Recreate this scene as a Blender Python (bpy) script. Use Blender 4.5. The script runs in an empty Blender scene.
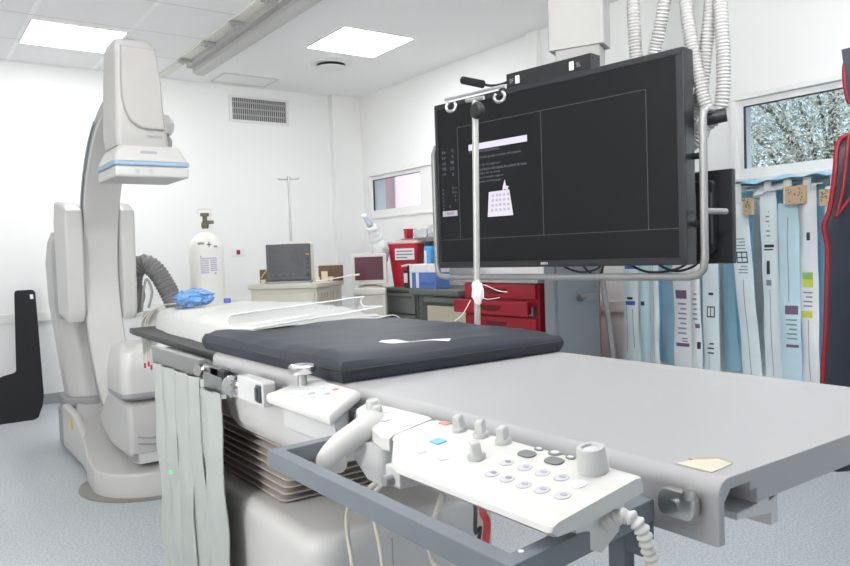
import bpy, bmesh, math, random
from mathutils import Vector, Matrix, noise
random.seed(11)
D = bpy.data
scene = bpy.context.scene
COL = scene.collection
PI = math.pi

# ------------------------------------------------------------------ materials
def lin(c):
    c = c / 255.0
    return c / 12.92 if c <= 0.04045 else ((c + 0.055) / 1.055) ** 2.4

def rgb(r, g, b): return (lin(r), lin(g), lin(b), 1.0)

def mat(name, col, rough=0.5, metal=0.0, var=0.03, scale=30.0, bump=0.0, spec=0.5, coat=0.0):
    m = D.materials.new(name); m.use_nodes = True
    nt = m.node_tree; bs = nt.nodes['Principled BSDF']
    c = rgb(*col)
    bs.inputs['Roughness'].default_value = rough
    bs.inputs['Metallic'].default_value = metal
    bs.inputs['Specular IOR Level'].default_value = spec
    bs.inputs['Coat Weight'].default_value = coat
    tc = nt.nodes.new('ShaderNodeTexCoord')
    nz = nt.nodes.new('ShaderNodeTexNoise'); nz.inputs['Scale'].default_value = scale; nz.inputs['Detail'].default_value = 4
    nt.links.new(tc.outputs['Object'], nz.inputs['Vector'])
    mx = nt.nodes.new('ShaderNodeMix'); mx.data_type = 'RGBA'
    mx.inputs['A'].default_value = tuple(max(0, x * (1 - var)) for x in c[:3]) + (1,)
    mx.inputs['B'].default_value = tuple(min(1, x * (1 + var)) for x in c[:3]) + (1,)
    nt.links.new(nz.outputs['Fac'], mx.inputs['Factor'])
    nt.links.new(mx.outputs['Result'], bs.inputs['Base Color'])
    if bump:
        b = nt.nodes.new('ShaderNodeBump'); b.inputs['Strength'].default_value = bump; b.inputs['Distance'].default_value = 0.004
        nt.links.new(nz.outputs['Fac'], b.inputs['Height']); nt.links.new(b.outputs['Normal'], bs.inputs['Normal'])
    return m

def emit(name, col, strength, base=None):
    m = D.materials.new(name); m.use_nodes = True
    bs = m.node_tree.nodes['Principled BSDF']
    bs.inputs['Base Color'].default_value = base or rgb(*col)
    bs.inputs['Emission Color'].default_value = rgb(*col)
    bs.inputs['Emission Strength'].default_value = strength
    bs.inputs['Roughness'].default_value = 0.3; bs.inputs['Specular IOR Level'].default_value = 0.3
    return m

def glassy(name, tint=(255, 255, 255), fac=0.12, rough=0.02, opaque=0.0, ocol=(255, 255, 255)):
    """thin transparent sheet: transparent + glossy reflection (+ a little of its own colour)"""
    m = D.materials.new(name); m.use_nodes = True
    nt = m.node_tree; out = nt.nodes['Material Output']; nt.nodes.remove(nt.nodes['Principled BSDF'])
    tr = nt.nodes.new('ShaderNodeBsdfTransparent'); tr.inputs['Color'].default_value = rgb(*tint)
    gl = nt.nodes.new('ShaderNodeBsdfGlossy'); gl.inputs['Roughness'].default_value = rough
    fr = nt.nodes.new('ShaderNodeLayerWeight'); fr.inputs['Blend'].default_value = 0.15
    mth = nt.nodes.new('ShaderNodeMath'); mth.operation = 'MULTIPLY_ADD'; mth.inputs[1].default_value = 0.35; mth.inputs[2].default_value = fac * 0.2
    nt.links.new(fr.outputs['Facing'], mth.inputs[0])
    mx = nt.nodes.new('ShaderNodeMixShader')
    nt.links.new(mth.outputs[0], mx.inputs['Fac']); nt.links.new(tr.outputs[0], mx.inputs[1]); nt.links.new(gl.outputs[0], mx.inputs[2])
    last = mx
    if opaque:
        df = nt.nodes.new('ShaderNodeBsdfDiffuse'); df.inputs['Color'].default_value = rgb(*ocol)
        m2 = nt.nodes.new('ShaderNodeMixShader'); m2.inputs['Fac'].default_value = opaque
        nt.links.new(mx.outputs[0], m2.inputs[1]); nt.links.new(df.outputs[0], m2.inputs[2]); last = m2
    nt.links.new(last.outputs[0], out.inputs['Surface'])
    return m

M = {}
M['wall'] = mat('wall paint', (243, 243, 241), 0.75, var=0.008, scale=4, bump=0.02)
M['trimw'] = mat('white trim', (238, 237, 234), 0.5, var=0.01)
M['skirt'] = mat('grey skirting', (168, 172, 176), 0.5)
M['frame'] = mat('window frame', (240, 239, 237), 0.4, var=0.01)
M['wh'] = mat('gantry white', (203, 201, 198), 0.35, var=0.012, scale=6)
M['wh2'] = mat('gantry cover white', (194, 192, 189), 0.38, var=0.012, scale=6)
M['gr'] = mat('gantry grey', (158, 158, 160), 0.4)
M['dgr'] = mat('dark grey plastic', (84, 86, 90), 0.45)
M['seam'] = mat('dark seam', (60, 60, 62), 0.6)
M['blue'] = mat('pale blue band', (146, 172, 198), 0.4)
M['yel'] = mat('yellow sticker', (222, 200, 40), 0.5)
M['ringm'] = mat('floor plate', (138, 136, 132), 0.45)
M['tab'] = mat('table grey', (176, 175, 176), 0.42, var=0.012, scale=10, coat=0.0)
M['tabs'] = mat('table light grey', (205, 204, 203), 0.4)
M['tabd'] = mat('table core grey', (128, 129, 131), 0.5)
M['carb'] = mat('carbon black', (32, 33, 35), 0.4, var=0.1, scale=150)
M['matt'] = mat('mattress vinyl', (47, 52, 61), 0.5, var=0.1, scale=9, bump=0.25)
M['sheet'] = mat('white sheet', (196, 196, 194), 0.8, var=0.02, scale=14, bump=0.3)
M['bel'] = mat('bellows', (176, 167, 159), 0.6, var=0.06)
M['bumper'] = mat('blue grey powder coat', (118, 124, 131), 0.5, var=0.03, scale=60)
M['cons'] = mat('console white', (216, 214, 210), 0.4, var=0.008)
M['knob'] = mat('knob grey', (196, 196, 194), 0.45)
M['btn'] = mat('button outline grey', (205, 206, 210), 0.5)
M['btnf'] = mat('button faint', (200, 199, 203), 0.5)
M['btnd'] = mat('button dark grey', (122, 124, 124), 0.5)
M['btnp'] = mat('button violet grey', (176, 174, 190), 0.5)
M['btnw'] = mat('button white', (250, 250, 248), 0.15)
M['btnb'] = mat('button blue', (120, 178, 240), 0.4)
M['btnr'] = mat('button red', (226, 140, 124), 0.4)
M['steel'] = mat('brushed steel', (190, 190, 188), 0.28, metal=1.0, var=0.05, scale=80)
M['chrome'] = mat('chrome', (225, 225, 225), 0.12, metal=1.0)
M['alu'] = mat('satin aluminium', (176, 176, 174), 0.4, metal=0.65)
M['tubeg'] = mat('grey painted tube', (150, 150, 149), 0.35, metal=0.3)
M['blk'] = mat('black plastic', (34, 35, 38), 0.4, var=0.05)
M['blk2'] = mat('black foam', (26, 26, 29), 0.85)
M['bezel'] = mat('bezel black', (40, 42, 45), 0.35)
M['strip'] = mat('lead vinyl', (172, 176, 171), 0.32, var=0.05, scale=7, bump=0.35)
M['cable'] = mat('beige cable', (206, 200, 186), 0.5)
M['cablek'] = mat('black cable', (40, 40, 42), 0.5)
M['hose'] = mat('corrugated grey', (172, 171, 170), 0.5)
M['hosed'] = mat('corrugated dark grey', (128, 126, 126), 0.5)
M['tie'] = mat('white gauze', (240, 240, 238), 0.8)
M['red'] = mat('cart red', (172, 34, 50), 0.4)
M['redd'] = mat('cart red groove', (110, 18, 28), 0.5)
M['binr'] = mat('sharps red', (196, 32, 52), 0.4)
M['binl'] = mat('sharps lid', (226, 190, 190), 0.5)
M['cab'] = mat('steel cabinet grey green', (102, 106, 102), 0.5)
M['cabd'] = mat('steel cabinet front', (116, 120, 116), 0.45)
M['lock'] = mat('locker blue grey', (142, 148, 154), 0.5)
M['beige'] = mat('cart beige', (206, 201, 188), 0.5)
M['beige2'] = mat('cart beige darker', (186, 181, 168), 0.5)  # darker beige for the drawer handles and side panel
M['cream'] = mat('cream plastic', (228, 218, 190), 0.5)
M['brown'] = mat('brown wood', (112, 84, 60), 0.6, var=0.15, scale=20)
M['crt'] = mat('computer beige', (226, 222, 213), 0.5)
M['o2'] = mat('cylinder cream', (238, 236, 230), 0.4, var=0.03, scale=5)
M['brass'] = mat('dark brass', (120, 112, 94), 0.45, metal=0.6)
M['paper'] = mat('paper', (238, 236, 238), 0.7)
M['ink'] = mat('printed grey', (150, 148, 158), 0.7)
M['inkd'] = mat('printed dark', (62, 62, 70), 0.7)
M['green'] = mat('green print', (60, 140, 90), 0.6)
M['grn2'] = mat('green label', (150, 200, 120), 0.6)
M['yel2'] = mat('yellow label', (214, 224, 90), 0.6)
M['purp'] = mat('purple label', (124, 96, 128), 0.6)
M['redp'] = mat('red print', (206, 70, 70), 0.6)
M['bluep'] = mat('blue label', (84, 110, 190), 0.6)
M['card'] = mat('cardboard', (196, 170, 138), 0.8, var=0.05)
M['pk'] = [mat('pouch ice', (230, 242, 245), 0.3, var=0.06, scale=9, bump=0.3),
           mat('pouch cyan', (206, 235, 244), 0.3, var=0.08, scale=9, bump=0.3),
           mat('pouch blue', (176, 219, 237), 0.32, var=0.1, scale=9, bump=0.3),
           mat('pouch teal', (148, 204, 228), 0.35, var=0.12, scale=9, bump=0.3),
           mat('pouch white', (240, 243, 246), 0.3, var=0.04, scale=9, bump=0.25)]
M['pkback'] = [mat('pouch film blue', (110, 172, 200), 0.3, var=0.1, scale=9, bump=0.3),
               mat('pouch film cyan', (150, 200, 216), 0.3, var=0.1, scale=9, bump=0.3)]
M['navy'] = mat('apron navy vinyl', (36, 41, 54), 0.45, var=0.12, scale=10, bump=0.4)
M['pipe'] = mat('apron red binding', (134, 16, 30), 0.55)
M['black'] = mat('black felt', (28, 28, 31), 0.9, var=0.1, scale=60)
M['bsky'] = mat('bottle blue', (74, 160, 226), 0.35)
M['tissue'] = mat('tissue box blue', (92, 128, 196), 0.5, var=0.2, scale=25)
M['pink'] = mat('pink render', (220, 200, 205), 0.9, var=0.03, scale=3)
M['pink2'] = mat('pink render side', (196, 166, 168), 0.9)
M['leaf'] = mat('silvery leaves', (186, 188, 174), 0.85, spec=.2, var=0.25, scale=2.0)
M['bark'] = mat('bark', (104, 98, 90), 0.9, var=0.2)
M['ground'] = mat('outside paving', (170, 168, 162), 0.9)
M['vent'] = mat('vent white', (232, 231, 229), 0.5)
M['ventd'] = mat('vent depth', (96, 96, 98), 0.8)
M['led'] = emit('led diffuser', (250, 252, 255), 13.0)
M['gled'] = emit('green indicator', (60, 230, 120), 1.2)
M['sock'] = mat('socket red', (150, 30, 34), 0.4)
M['glass'] = glassy('window glass', (246, 250, 250), 0.2)
M['acryl'] = glassy('clear acrylic', (253, 253, 253), 0.1, 0.1, 0.07)
M['bluebag'] = glassy('blue plastic film', (190, 218, 246), 0.6, 0.15, 0.5, (150, 200, 244))
M['clearbag'] = glassy('clear plastic film', (244, 246, 248), 0.5, 0.12, 0.5, (226, 230, 232))
M['scr'] = emit('monitor screen dark', (62, 64, 68), 0.10, rgb(14, 14, 16))
M['scrline'] = emit('screen line', (150, 152, 156), 0.22, rgb(20, 20, 22))
M['scrtxt'] = emit('screen text', (150, 152, 160), 0.5, rgb(30, 30, 32))
M['scrwh'] = emit('screen white', (232, 226, 242), 0.75, rgb(60, 60, 60))
M['scrlil'] = emit('screen lilac', (200, 192, 208), 0.68, rgb(60, 58, 62))
M['scrpm'] = emit('patient screen', (100, 106, 112), 0.22, rgb(22, 23, 25))
M['scrpm2'] = emit('patient screen dark', (58, 60, 66), 0.5, rgb(20, 20, 22))
M['scrcrt'] = emit('crt screen', (92, 52, 66), 0.6, rgb(40, 26, 32))

def floor_material():
    m = D.materials.new('speckled vinyl'); m.use_nodes = True
    nt = m.node_tree; bs = nt.nodes['Principled BSDF']
    geo = nt.nodes.new('ShaderNodeNewGeometry')
    n1 = nt.nodes.new('ShaderNodeTexNoise'); n1.inputs['Scale'].default_value = 110; n1.inputs['Detail'].default_value = 3; n1.inputs['Roughness'].default_value = 0.7
    vo = nt.nodes.new('ShaderNodeTexVoronoi'); vo.inputs['Scale'].default_value = 75
    nt.links.new(geo.outputs['Position'], n1.inputs['Vector']); nt.links.new(geo.outputs['Position'], vo.inputs['Vector'])
    r1 = nt.nodes.new('ShaderNodeValToRGB')
    r1.color_ramp.elements[0].position = 0.36; r1.color_ramp.elements[0].color = rgb(166, 172, 178)
    r1.color_ramp.elements[1].position = 0.62; r1.color_ramp.elements[1].color = rgb(206, 210, 214)
    nt.links.new(n1.outputs['Fac'], r1.inputs['Fac'])
    r2 = nt.nodes.new('ShaderNodeValToRGB')
    r2.color_ramp.elements[0].position = 0.10; r2.color_ramp.elements[0].color = (1, 1, 1, 1)
    r2.color_ramp.elements[1].position = 0.17; r2.color_ramp.elements[1].color = (0, 0, 0, 1)
    nt.links.new(vo.outputs['Distance'], r2.inputs['Fac'])
    mx = nt.nodes.new('ShaderNodeMix'); mx.data_type = 'RGBA'
    nt.links.new(r2.outputs['Color'], mx.inputs['Factor']); nt.links.new(r1.outputs['Color'], mx.inputs['A'])
    mx.inputs['B'].default_value = rgb(132, 138, 145)
    nt.links.new(mx.outputs['Result'], bs.inputs['Base Color'])
    bs.inputs['Roughness'].default_value = 0.38
    return m
M['floor'] = floor_material()

def ceiling_material():
    """tiles with thin light T-bars left of the rail, plain plaster right of it"""
    m = D.materials.new('ceiling tiles'); m.use_nodes = True
    nt = m.node_tree; bs = nt.nodes['Principled BSDF']
    geo = nt.nodes.new('ShaderNodeNewGeometry'); sp = nt.nodes.new('ShaderNodeSeparateXYZ')
    nt.links.new(geo.outputs['Position'], sp.inputs[0])
    def mth(op, a, b=None):
        n = nt.nodes.new('ShaderNodeMath'); n.operation = op
        for i, v in enumerate((a, b)):
            if v is None: continue
            if isinstance(v, (int, float)): n.inputs[i].default_value = v
            else: nt.links.new(v, n.inputs[i])
        return n.outputs[0]
    def line(c, off):
        f = mth('DIVIDE', mth('SUBTRACT', c, off), 0.632)
        fr = mth('FRACT', f)
        d = mth('MINIMUM', fr, mth('SUBTRACT', 1.0, fr))
        return d
    dx = line(sp.outputs['X'], 0.795); dy = line(sp.outputs['Y'], 4.785)
    lx = mth('LESS_THAN', dx, 0.024); ly = mth('LESS_THAN', dy, 0.008)
    left = mth('LESS_THAN', sp.outputs['X'], 1.95)
    a = mth('MULTIPLY', lx, left); b = mth('MULTIPLY', ly, left)
    nz = nt.nodes.new('ShaderNodeTexNoise'); nz.inputs['Scale'].default_value = 160; nt.links.new(geo.outputs['Position'], nz.inputs['Vector'])
    base = nt.nodes.new('ShaderNodeMix'); base.data_type = 'RGBA'
    base.inputs['A'].default_value = rgb(241, 241, 240); base.inputs['B'].default_value = rgb(246, 246, 245)
    nt.links.new(nz.outputs['Fac'], base.inputs['Factor'])
    m1 = nt.nodes.new('ShaderNodeMix'); m1.data_type = 'RGBA'
    nt.links.new(a, m1.inputs['Factor']); nt.links.new(base.outputs['Result'], m1.inputs['A']); m1.inputs['B'].default_value = rgb(255, 255, 255)
    m2 = nt.nodes.new('ShaderNodeMix'); m2.data_type = 'RGBA'
    nt.links.new(b, m2.inputs['Factor']); nt.links.new(m1.outputs['Result'], m2.inputs['A']); m2.inputs['B'].default_value = rgb(206, 205, 204)
    nt.links.new(m2.outputs['Result'], bs.inputs['Base Color'])
    bs.inputs['Roughness'].default_value = 0.85
    return m
M['ceil'] = ceiling_material()

# ------------------------------------------------------------------ mesh helpers
def B(): return bmesh.new()

def box(bm, x0, x1, y0, y1, z0, z1, bev=0.0, seg=2, mtx=None):
    vs = bmesh.ops.create_cube(bm, size=1.0)['verts']
    for v in vs:
        v.co = Vector((x0 + (v.co.x + .5) * (x1 - x0), y0 + (v.co.y + .5) * (y1 - y0), z0 + (v.co.z + .5) * (z1 - z0)))
    if mtx is not None: bmesh.ops.transform(bm, matrix=mtx, verts=vs)
    if bev:
        es = list({e for v in vs for e in v.link_edges})
        bmesh.ops.bevel(bm, geom=es, offset=bev, segments=seg, profile=0.5, affect='EDGES', clamp_overlap=True)
    return bm

def prism(bm, pts, axis, d0, d1, bev=0.0, seg=2, taper=None):
    def P(p, d, s=1.0):
        a, b = p
        return {'x': (d, a, b), 'y': (a, d, b), 'z': (a, b, d)}[axis]
    if taper:
        ca = sum(p[0] for p in pts) / len(pts); cb = sum(p[1] for p in pts) / len(pts)
        pts1 = [(ca + (a - ca) * taper, cb + (b - cb) * taper) for a, b in pts]
    else: pts1 = pts
    v0 = [bm.verts.new(P(p, d0)) for p in pts]; v1 = [bm.verts.new(P(p, d1)) for p in pts1]
    n = len(pts)
    fs = [bm.faces.new(v0), bm.faces.new(list(reversed(v1)))]
    for i in range(n): fs.append(bm.faces.new((v0[i], v1[i], v1[(i + 1) % n], v0[(i + 1) % n])))
    bmesh.ops.recalc_face_normals(bm, faces=fs)
    if bev:
        es = list(set(fs[0].edges) | set(fs[1].edges))
        bmesh.ops.bevel(bm, geom=es, offset=bev, segments=seg, profile=0.5, affect='EDGES', clamp_overlap=True)
    return bm

def spline(pts, n):
    pts = [Vector(p) for p in pts]
    if len(pts) < 3: return [pts[0].lerp(pts[-1], i / n) for i in range(n + 1)]
    out = []
    ext = [pts[0] * 2 - pts[1]] + pts + [pts[-1] * 2 - pts[-2]]
    m = len(pts) - 1
    for i in range(n + 1):
        t = i / n * m; k = min(int(t), m - 1); f = t - k
        p0, p1, p2, p3 = ext[k:k + 4]
        out.append(0.5 * ((2 * p1) + (p2 - p0) * f + (2 * p0 - 5 * p1 + 4 * p2 - p3) * f * f + (3 * p1 - p0 - 3 * p2 + p3) * f ** 3))
    return out

def tube(bm, pts, r, n=10, smooth=0, cap=True):
    """round tube along a path; r is a number or a function of arc length"""
    pts = spline(pts, smooth) if smooth else [Vector(p) for p in pts]
    tang = []
    for i in range(len(pts)):
        a = pts[max(i - 1, 0)]; b = pts[min(i + 1, len(pts) - 1)]
        t = (b - a); tang.append(t.normalized() if t.length > 1e-9 else Vector((0, 0, 1)))
    up = Vector((0, 0, 1)) if abs(tang[0].z) < 0.9 else Vector((1, 0, 0))
    nrm = (up - tang[0] * up.dot(tang[0])).normalized()
    rings = []; s = 0
    for i, p in enumerate(pts):
        if i:
            s += (p - pts[i - 1]).length
            nrm = (nrm - tang[i] * nrm.dot(tang[i])).normalized()
        bn = tang[i].cross(nrm)
        rr = r(s) if callable(r) else r
        rings.append([bm.verts.new(p + (nrm * math.cos(2 * PI * k / n) + bn * math.sin(2 * PI * k / n)) * rr) for k in range(n)])
    for a, b in zip(rings, rings[1:]):
        for k in range(n): bm.faces.new((a[k], a[(k + 1) % n], b[(k + 1) % n], b[k]))
    if cap:
        bm.faces.new(list(reversed(rings[0]))); bm.faces.new(rings[-1])
    return bm

def plen(pts, n=200):
    q = spline(pts, n); return sum((b - a).length for a, b in zip(q, q[1:]))

def corrugated(bm, pts, r, pitch=0.012, depth=0.13, n=12):
    L = plen(pts); steps = max(8, int(L / pitch * 6))
    return tube(bm, pts, lambda s: r * (1 - depth / 2 + depth / 2 * math.cos(2 * PI * s / pitch)), n, steps)

def cyl(bm, p0, p1, r0, r1=None, n=20):
    r1 = r0 if r1 is None else r1
    p0 = Vector(p0); p1 = Vector(p1); L = (p1 - p0).length
    return tube(bm, [p0, p1], lambda s: r0 + (r1 - r0) * min(1, s / L), n)

def lathe(bm, prof, c=(0, 0, 0), n=28, mtx=None):
    rings = []
    for r, z in prof:
        if r < 1e-6: rings.append([bm.verts.new((c[0], c[1], c[2] + z))])
        else: rings.append([bm.verts.new((c[0] + r * math.cos(2 * PI * k / n), c[1] + r * math.sin(2 * PI * k / n), c[2] + z)) for k in range(n)])
    fs = []
    for a, b in zip(rings, rings[1:]):
        for k in range(n):
            k2 = (k + 1) % n
            if len(a) == 1 and len(b) == 1: continue
            if len(a) == 1: fs.append(bm.faces.new((a[0], b[k2], b[k])))
            elif len(b) == 1: fs.append(bm.faces.new((a[k], a[k2], b[0])))
            else: fs.append(bm.faces.new((a[k], a[k2], b[k2], b[k])))
    if len(rings[0]) > 1: fs.append(bm.faces.new(list(reversed(rings[0]))))
    if len(rings[-1]) > 1: fs.append(bm.faces.new(rings[-1]))
    if mtx is not None: bmesh.ops.transform(bm, matrix=mtx, verts=list({v for f in fs for v in f.verts}))
    return bm

def sheet(bm, fn, nu, nv, thick=0.0):
    g = [[bm.verts.new(fn(i / nu, j / nv)) for j in range(nv + 1)] for i in range(nu + 1)]
    fs = [bm.faces.new((g[i][j], g[i + 1][j], g[i + 1][j + 1], g[i][j + 1])) for i in range(nu) for j in range(nv)]
    if thick:
        bmesh.ops.recalc_face_normals(bm, faces=fs)
        bmesh.ops.solidify(bm, geom=fs, thickness=thick)
    return bm

def rrect(x0, x1, y0, y1, r, n=5):
    out = []
    for cx, cy, a0 in ((x1 - r, y0 + r, -PI / 2), (x1 - r, y1 - r, 0), (x0 + r, y1 - r, PI / 2), (x0 + r, y0 + r, PI)):
        for k in range(n + 1):
            a = a0 + PI / 2 * k / n; out.append((cx + r * math.cos(a), cy + r * math.sin(a)))
    return out

def text(bm, s, w, h, mtx, ext=0.0003, bold=False):
    """lettering fitted to w x h, lower left corner at the origin of mtx, in its xy plane"""
    cu = D.curves.new('lettering', 'FONT'); cu.body = s; cu.size = 1; cu.extrude = 0; cu.resolution_u = 3
    if bold: cu.offset = 0.02
    o = D.objects.new('lettering', cu); COL.objects.link(o)
    me = D.meshes.new_from_object(o.evaluated_get(bpy.context.evaluated_depsgraph_get()))
    D.objects.remove(o); D.curves.remove(cu)
    xs = [v.co.x for v in me.vertices]; ys = [v.co.y for v in me.vertices]
    x0, x1, y0, y1 = min(xs), max(xs), min(ys), max(ys)
    me.transform(mtx @ Matrix.Diagonal((w / (x1 - x0), h / max(y1 - y0, .3), 1, 1)) @ Matrix.Translation((-x0, -y0, 0)))
    bm.from_mesh(me); D.meshes.remove(me)
    return bm

# ------------------------------------------------------------------ object helpers
XF = {}
def link(name, bm, m, smooth=38):
    bmesh.ops.recalc_face_normals(bm, faces=bm.faces[:])
    me = D.meshes.new(name); bm.to_mesh(me); bm.free()
    me.materials.append(m)
    if smooth:
        me.polygons.foreach_set('use_smooth', [True] * len(me.polygons)); me.set_sharp_from_angle(angle=math.radians(smooth))
    o = D.objects.new(name, me); COL.objects.link(o)
    if smooth and len(me.polygons) < 6000:
        wn = o.modifiers.new('weighted normals', 'WEIGHTED_NORMAL'); wn.keep_sharp = True
    return o

def tag(o, label, cat, group=None, kind=None):
    if label: o['label'] = label
    if cat: o['category'] = cat
    if group: o['group'] = group
    if kind: o['kind'] = kind
    return o

def thing(name, label, cat, loc, rz=0.0, group=None):
    o = D.objects.new(name, None); COL.objects.link(o); o.empty_display_size = 0.05
    o.location = loc; o.rotation_euler = (0, 0, rz)
    XF[o.name] = Matrix.Translation(loc) @ Matrix.Rotation(rz, 4, 'Z')
    return tag(o, label, cat, group)

def part(t, name, bm, m, world=True, label=None, smooth=38):
    """a part of thing t (or a sub-part of part t); vertices given in world space unless world=False"""
    X = XF[t.name]
    if world: bm.transform(X.inverted())
    o = link(name, bm, m, smooth); o.parent = t; XF[o.name] = X
    if label: o['label'] = label
    return o

def solo(name, bm, m, label, cat, base, group=None, kind=None, smooth=38, local=False, rz=0.0):
    """a thing that is one mesh"""
    X = Matrix.Translation(base) @ Matrix.Rotation(rz, 4, 'Z')
    if not local: bm.transform(X.inverted())
    o = link(name, bm, m, smooth); o.location = base; o.rotation_euler = (0, 0, rz); XF[o.name] = X
    return tag(o, label, cat, group, kind)

def struct(name, bm, m, smooth=30):
    o = link(name, bm, m, smooth); o['kind'] = 'structure'; XF[o.name] = Matrix.Identity(4); return o

def wob(p, a=0.01, s=6.0, seed=0.0):
    return noise.noise(Vector((p[0] * s + seed, p[1] * s, p[2] * s + seed))) * a

H = 2.77            # ceiling height
WX, WY = 4.0, 6.73  # right and back walls
LX, FY = -2.3, -1.9 # walls left of and behind the camera

# ================================================================== the setting
b = B(); box(b, LX, WX, FY, WY, -0.1, 0); struct('floor', b, M['floor'])
b = B(); box(b, LX - .15, WX + .2, FY - .15, WY + .15, H, H + 0.1); struct('ceiling', b, M['ceil'])
b = B(); box(b, LX, WX, WY, WY + .15, 0, H); struct('wall_back', b, M['wall'])
b = B(); box(b, LX - .15, LX, FY, WY, 0, H); struct('wall_left', b, M['wall'])
W3 = (.6, 3.7, .95, 2.45)  # opening for the added daylight window
b = B(); box(b, LX, W3[0], FY - .15, FY, 0, H); box(b, W3[1], WX, FY - .15, FY, 0, H); box(b, W3[0], W3[1], FY - .15, FY, 0, W3[2]); box(b, W3[0], W3[1], FY - .15, FY, W3[3], H); struct('wall_front', b, M['wall'])
W1 = (5.38, 6.54, 1.50, 1.965)    # y0, y1, z0, z1 of the openings
W2 = (1.05, 2.47, 1.47, 1.98)
b = B()
box(b, WX, WX + .2, FY - .15, W2[0], 0, H); box(b, WX, WX + .2, W2[1], W1[0], 0, H); box(b, WX, WX + .2, W1[1], WY + .15, 0, H)
for w in (W1, W2):
    box(b, WX, WX + .2, w[0], w[1], 0, w[2]); box(b, WX, WX + .2, w[0], w[1], w[3], H)
struct('wall_right', b, M['wall'])
b = B(); box(b, 3.67, WX, 6.655, WY, 0, H); struct('trim_1', b, M['wall'])
b = B(); box(b, WX - .04, WX, 4.01, 4.13, 0, H, .004); struct('trim_2', b, M['wall'])
b = B(); box(b, LX, 3.67, WY - .022, WY, .685, .76, .004); struct('trim_3', b, M['trimw'])
b = B(); box(b, WX - .022, WX, FY, 4.01, .685, .76, .004); struct('trim_4', b, M['trimw'])
b = B(); box(b, LX, 3.67, WY - .014, WY, 0, .085, .004); struct('baseboard_back', b, M['skirt'])
b = B(); box(b, WX - .014, WX, FY, 4.01, 0, .085, .004); struct('baseboard_right', b, M['skirt'])

def window(name, w, panes):
    y0, y1, z0, z1 = w
    e = D.objects.new(name, None); COL.objects.link(e); e.location = (WX, (y0 + y1) / 2, z0); e['kind'] = 'structure'
    XF[e.name] = Matrix.Translation(e.location)
    b = B(); f = .032                                   # outer frame with a lip on the wall
    for (a0, a1, c0, c1) in ((y0, y1, z0, z0 + f), (y0, y1, z1 - f, z1), (y0, y0 + f, z0 + f, z1 - f), (y1 - f, y1, z0 + f, z1 - f)):
        box(b, WX - .018, WX + .09, a0, a1, c0, c1, .004)
    part(e, 'frame', b, M['frame'])
    for (p0, p1, dx) in panes:
        b = B(); g = .036
        for (a0, a1, c0, c1) in ((p0, p1, z0 + f, z0 + f + g + .018), (p0, p1, z1 - f - g, z1 - f), (p0, p0 + g, z0 + f + g + .018, z1 - f - g), (p1 - g, p1, z0 + f + g + .018, z1 - f - g)):
            box(b, WX + .01 + dx, WX + .045 + dx, a0, a1, c0, c1, .003)
        s = part(e, 'sash', b, M['frame'])
        b = B(); box(b, WX + .024 + dx, WX + .03 + dx, p0 + g, p1 - g, z0 + f + g + .018, z1 - f - g)
        part(s, 'glass', b, M['glass'], smooth=0)
        b = B()
        for (a0, a1, c0, c1) in ((p0 + g, p1 - g, z1 - f - g - .006, z1 - f - g), (p1 - g - .006, p1 - g, z0 + f + g + .018, z1 - f - g)):
            box(b, WX + .008 + dx, WX + .024 + dx, a0, a1, c0, c1)
        part(s, 'seal', b, M['seam'], smooth=0)
    if len(panes) == 1 and panes[0][0] - y0 > .1:       # wide fixed post beside the sash
        b = B(); box(b, WX, WX + .06, y0 + f, panes[0][0], z0 + f, z1 - f, .004); part(e, 'post', b, M['frame'])
window('window_1', W1, [(5.60, 6.508, 0)])
window('window_2', W2, [(1.082, 2.438, 0)])

e = D.objects.new('added_window', None); COL.objects.link(e); e.location = (2.15, FY, W3[2]); e['kind'] = 'structure'; XF[e.name] = Matrix.Translation(e.location)  # unseen window added behind the camera to let in fill daylight
b = B()
for (x0, x1, z0, z1) in ((W3[0], W3[1], W3[2], W3[2] + .05), (W3[0], W3[1], W3[3] - .05, W3[3]), (W3[0], W3[0] + .05, W3[2] + .05, W3[3] - .05), (W3[1] - .05, W3[1], W3[2] + .05, W3[3] - .05), (2.125, 2.175, W3[2] + .05, W3[3] - .05)): box(b, x0, x1, FY - .1, FY + .01, z0, z1, .004)
part(e, 'frame', b, M['frame'])
b = B(); box(b, W3[0] + .05, W3[1] - .05, FY - .05, FY - .045, W3[2] + .05, W3[3] - .05); part(e, 'glass', b, M['glass'], smooth=0)

# ---- outside the windows
b = B(); box(b, -14, 16, -16, 20, -.3, -.12); struct('ground', b, M['ground'])
t = thing('building', 'pale pink neighbouring building wall seen through the small window', 'building', (6.6, 9.6, -.1))
b = B(); box(b, 6.6, 9, 6.2, 17.5, -.1, 6.5); part(t, 'wall', b, M['pink'])
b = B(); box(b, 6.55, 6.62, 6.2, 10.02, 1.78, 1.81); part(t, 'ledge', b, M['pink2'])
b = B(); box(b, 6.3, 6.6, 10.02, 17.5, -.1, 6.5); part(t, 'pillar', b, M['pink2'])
t = thing('tree', 'silvery green leafy tree outside the large window', 'tree', (7.6, 3.6, -.1))
b = B()
for k in range(26):
    a = random.uniform(0, 2 * PI); z = random.uniform(.8, 2.2)
    e = Vector((7.6 + math.cos(a) * random.uniform(.5, 1.2), 3.6 + math.sin(a) * random.uniform(.8, 2.0), z + random.uniform(.3, 1.6)))
    tube(b, [(7.6, 3.6, z * .6), Vector((7.6, 3.6, z)).lerp(e, .5) + Vector((0, 0, .15)), e], lambda s: max(.006, .035 - s * .015), 6, 8)
tube(b, [(7.6, 3.6, -.1), (7.63, 3.58, 1.2), (7.6, 3.62, 2.6)], lambda s: .13 - .035 * s, 10, 10)
part(t, 'trunk', b, M['bark'])
b = B()
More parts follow.
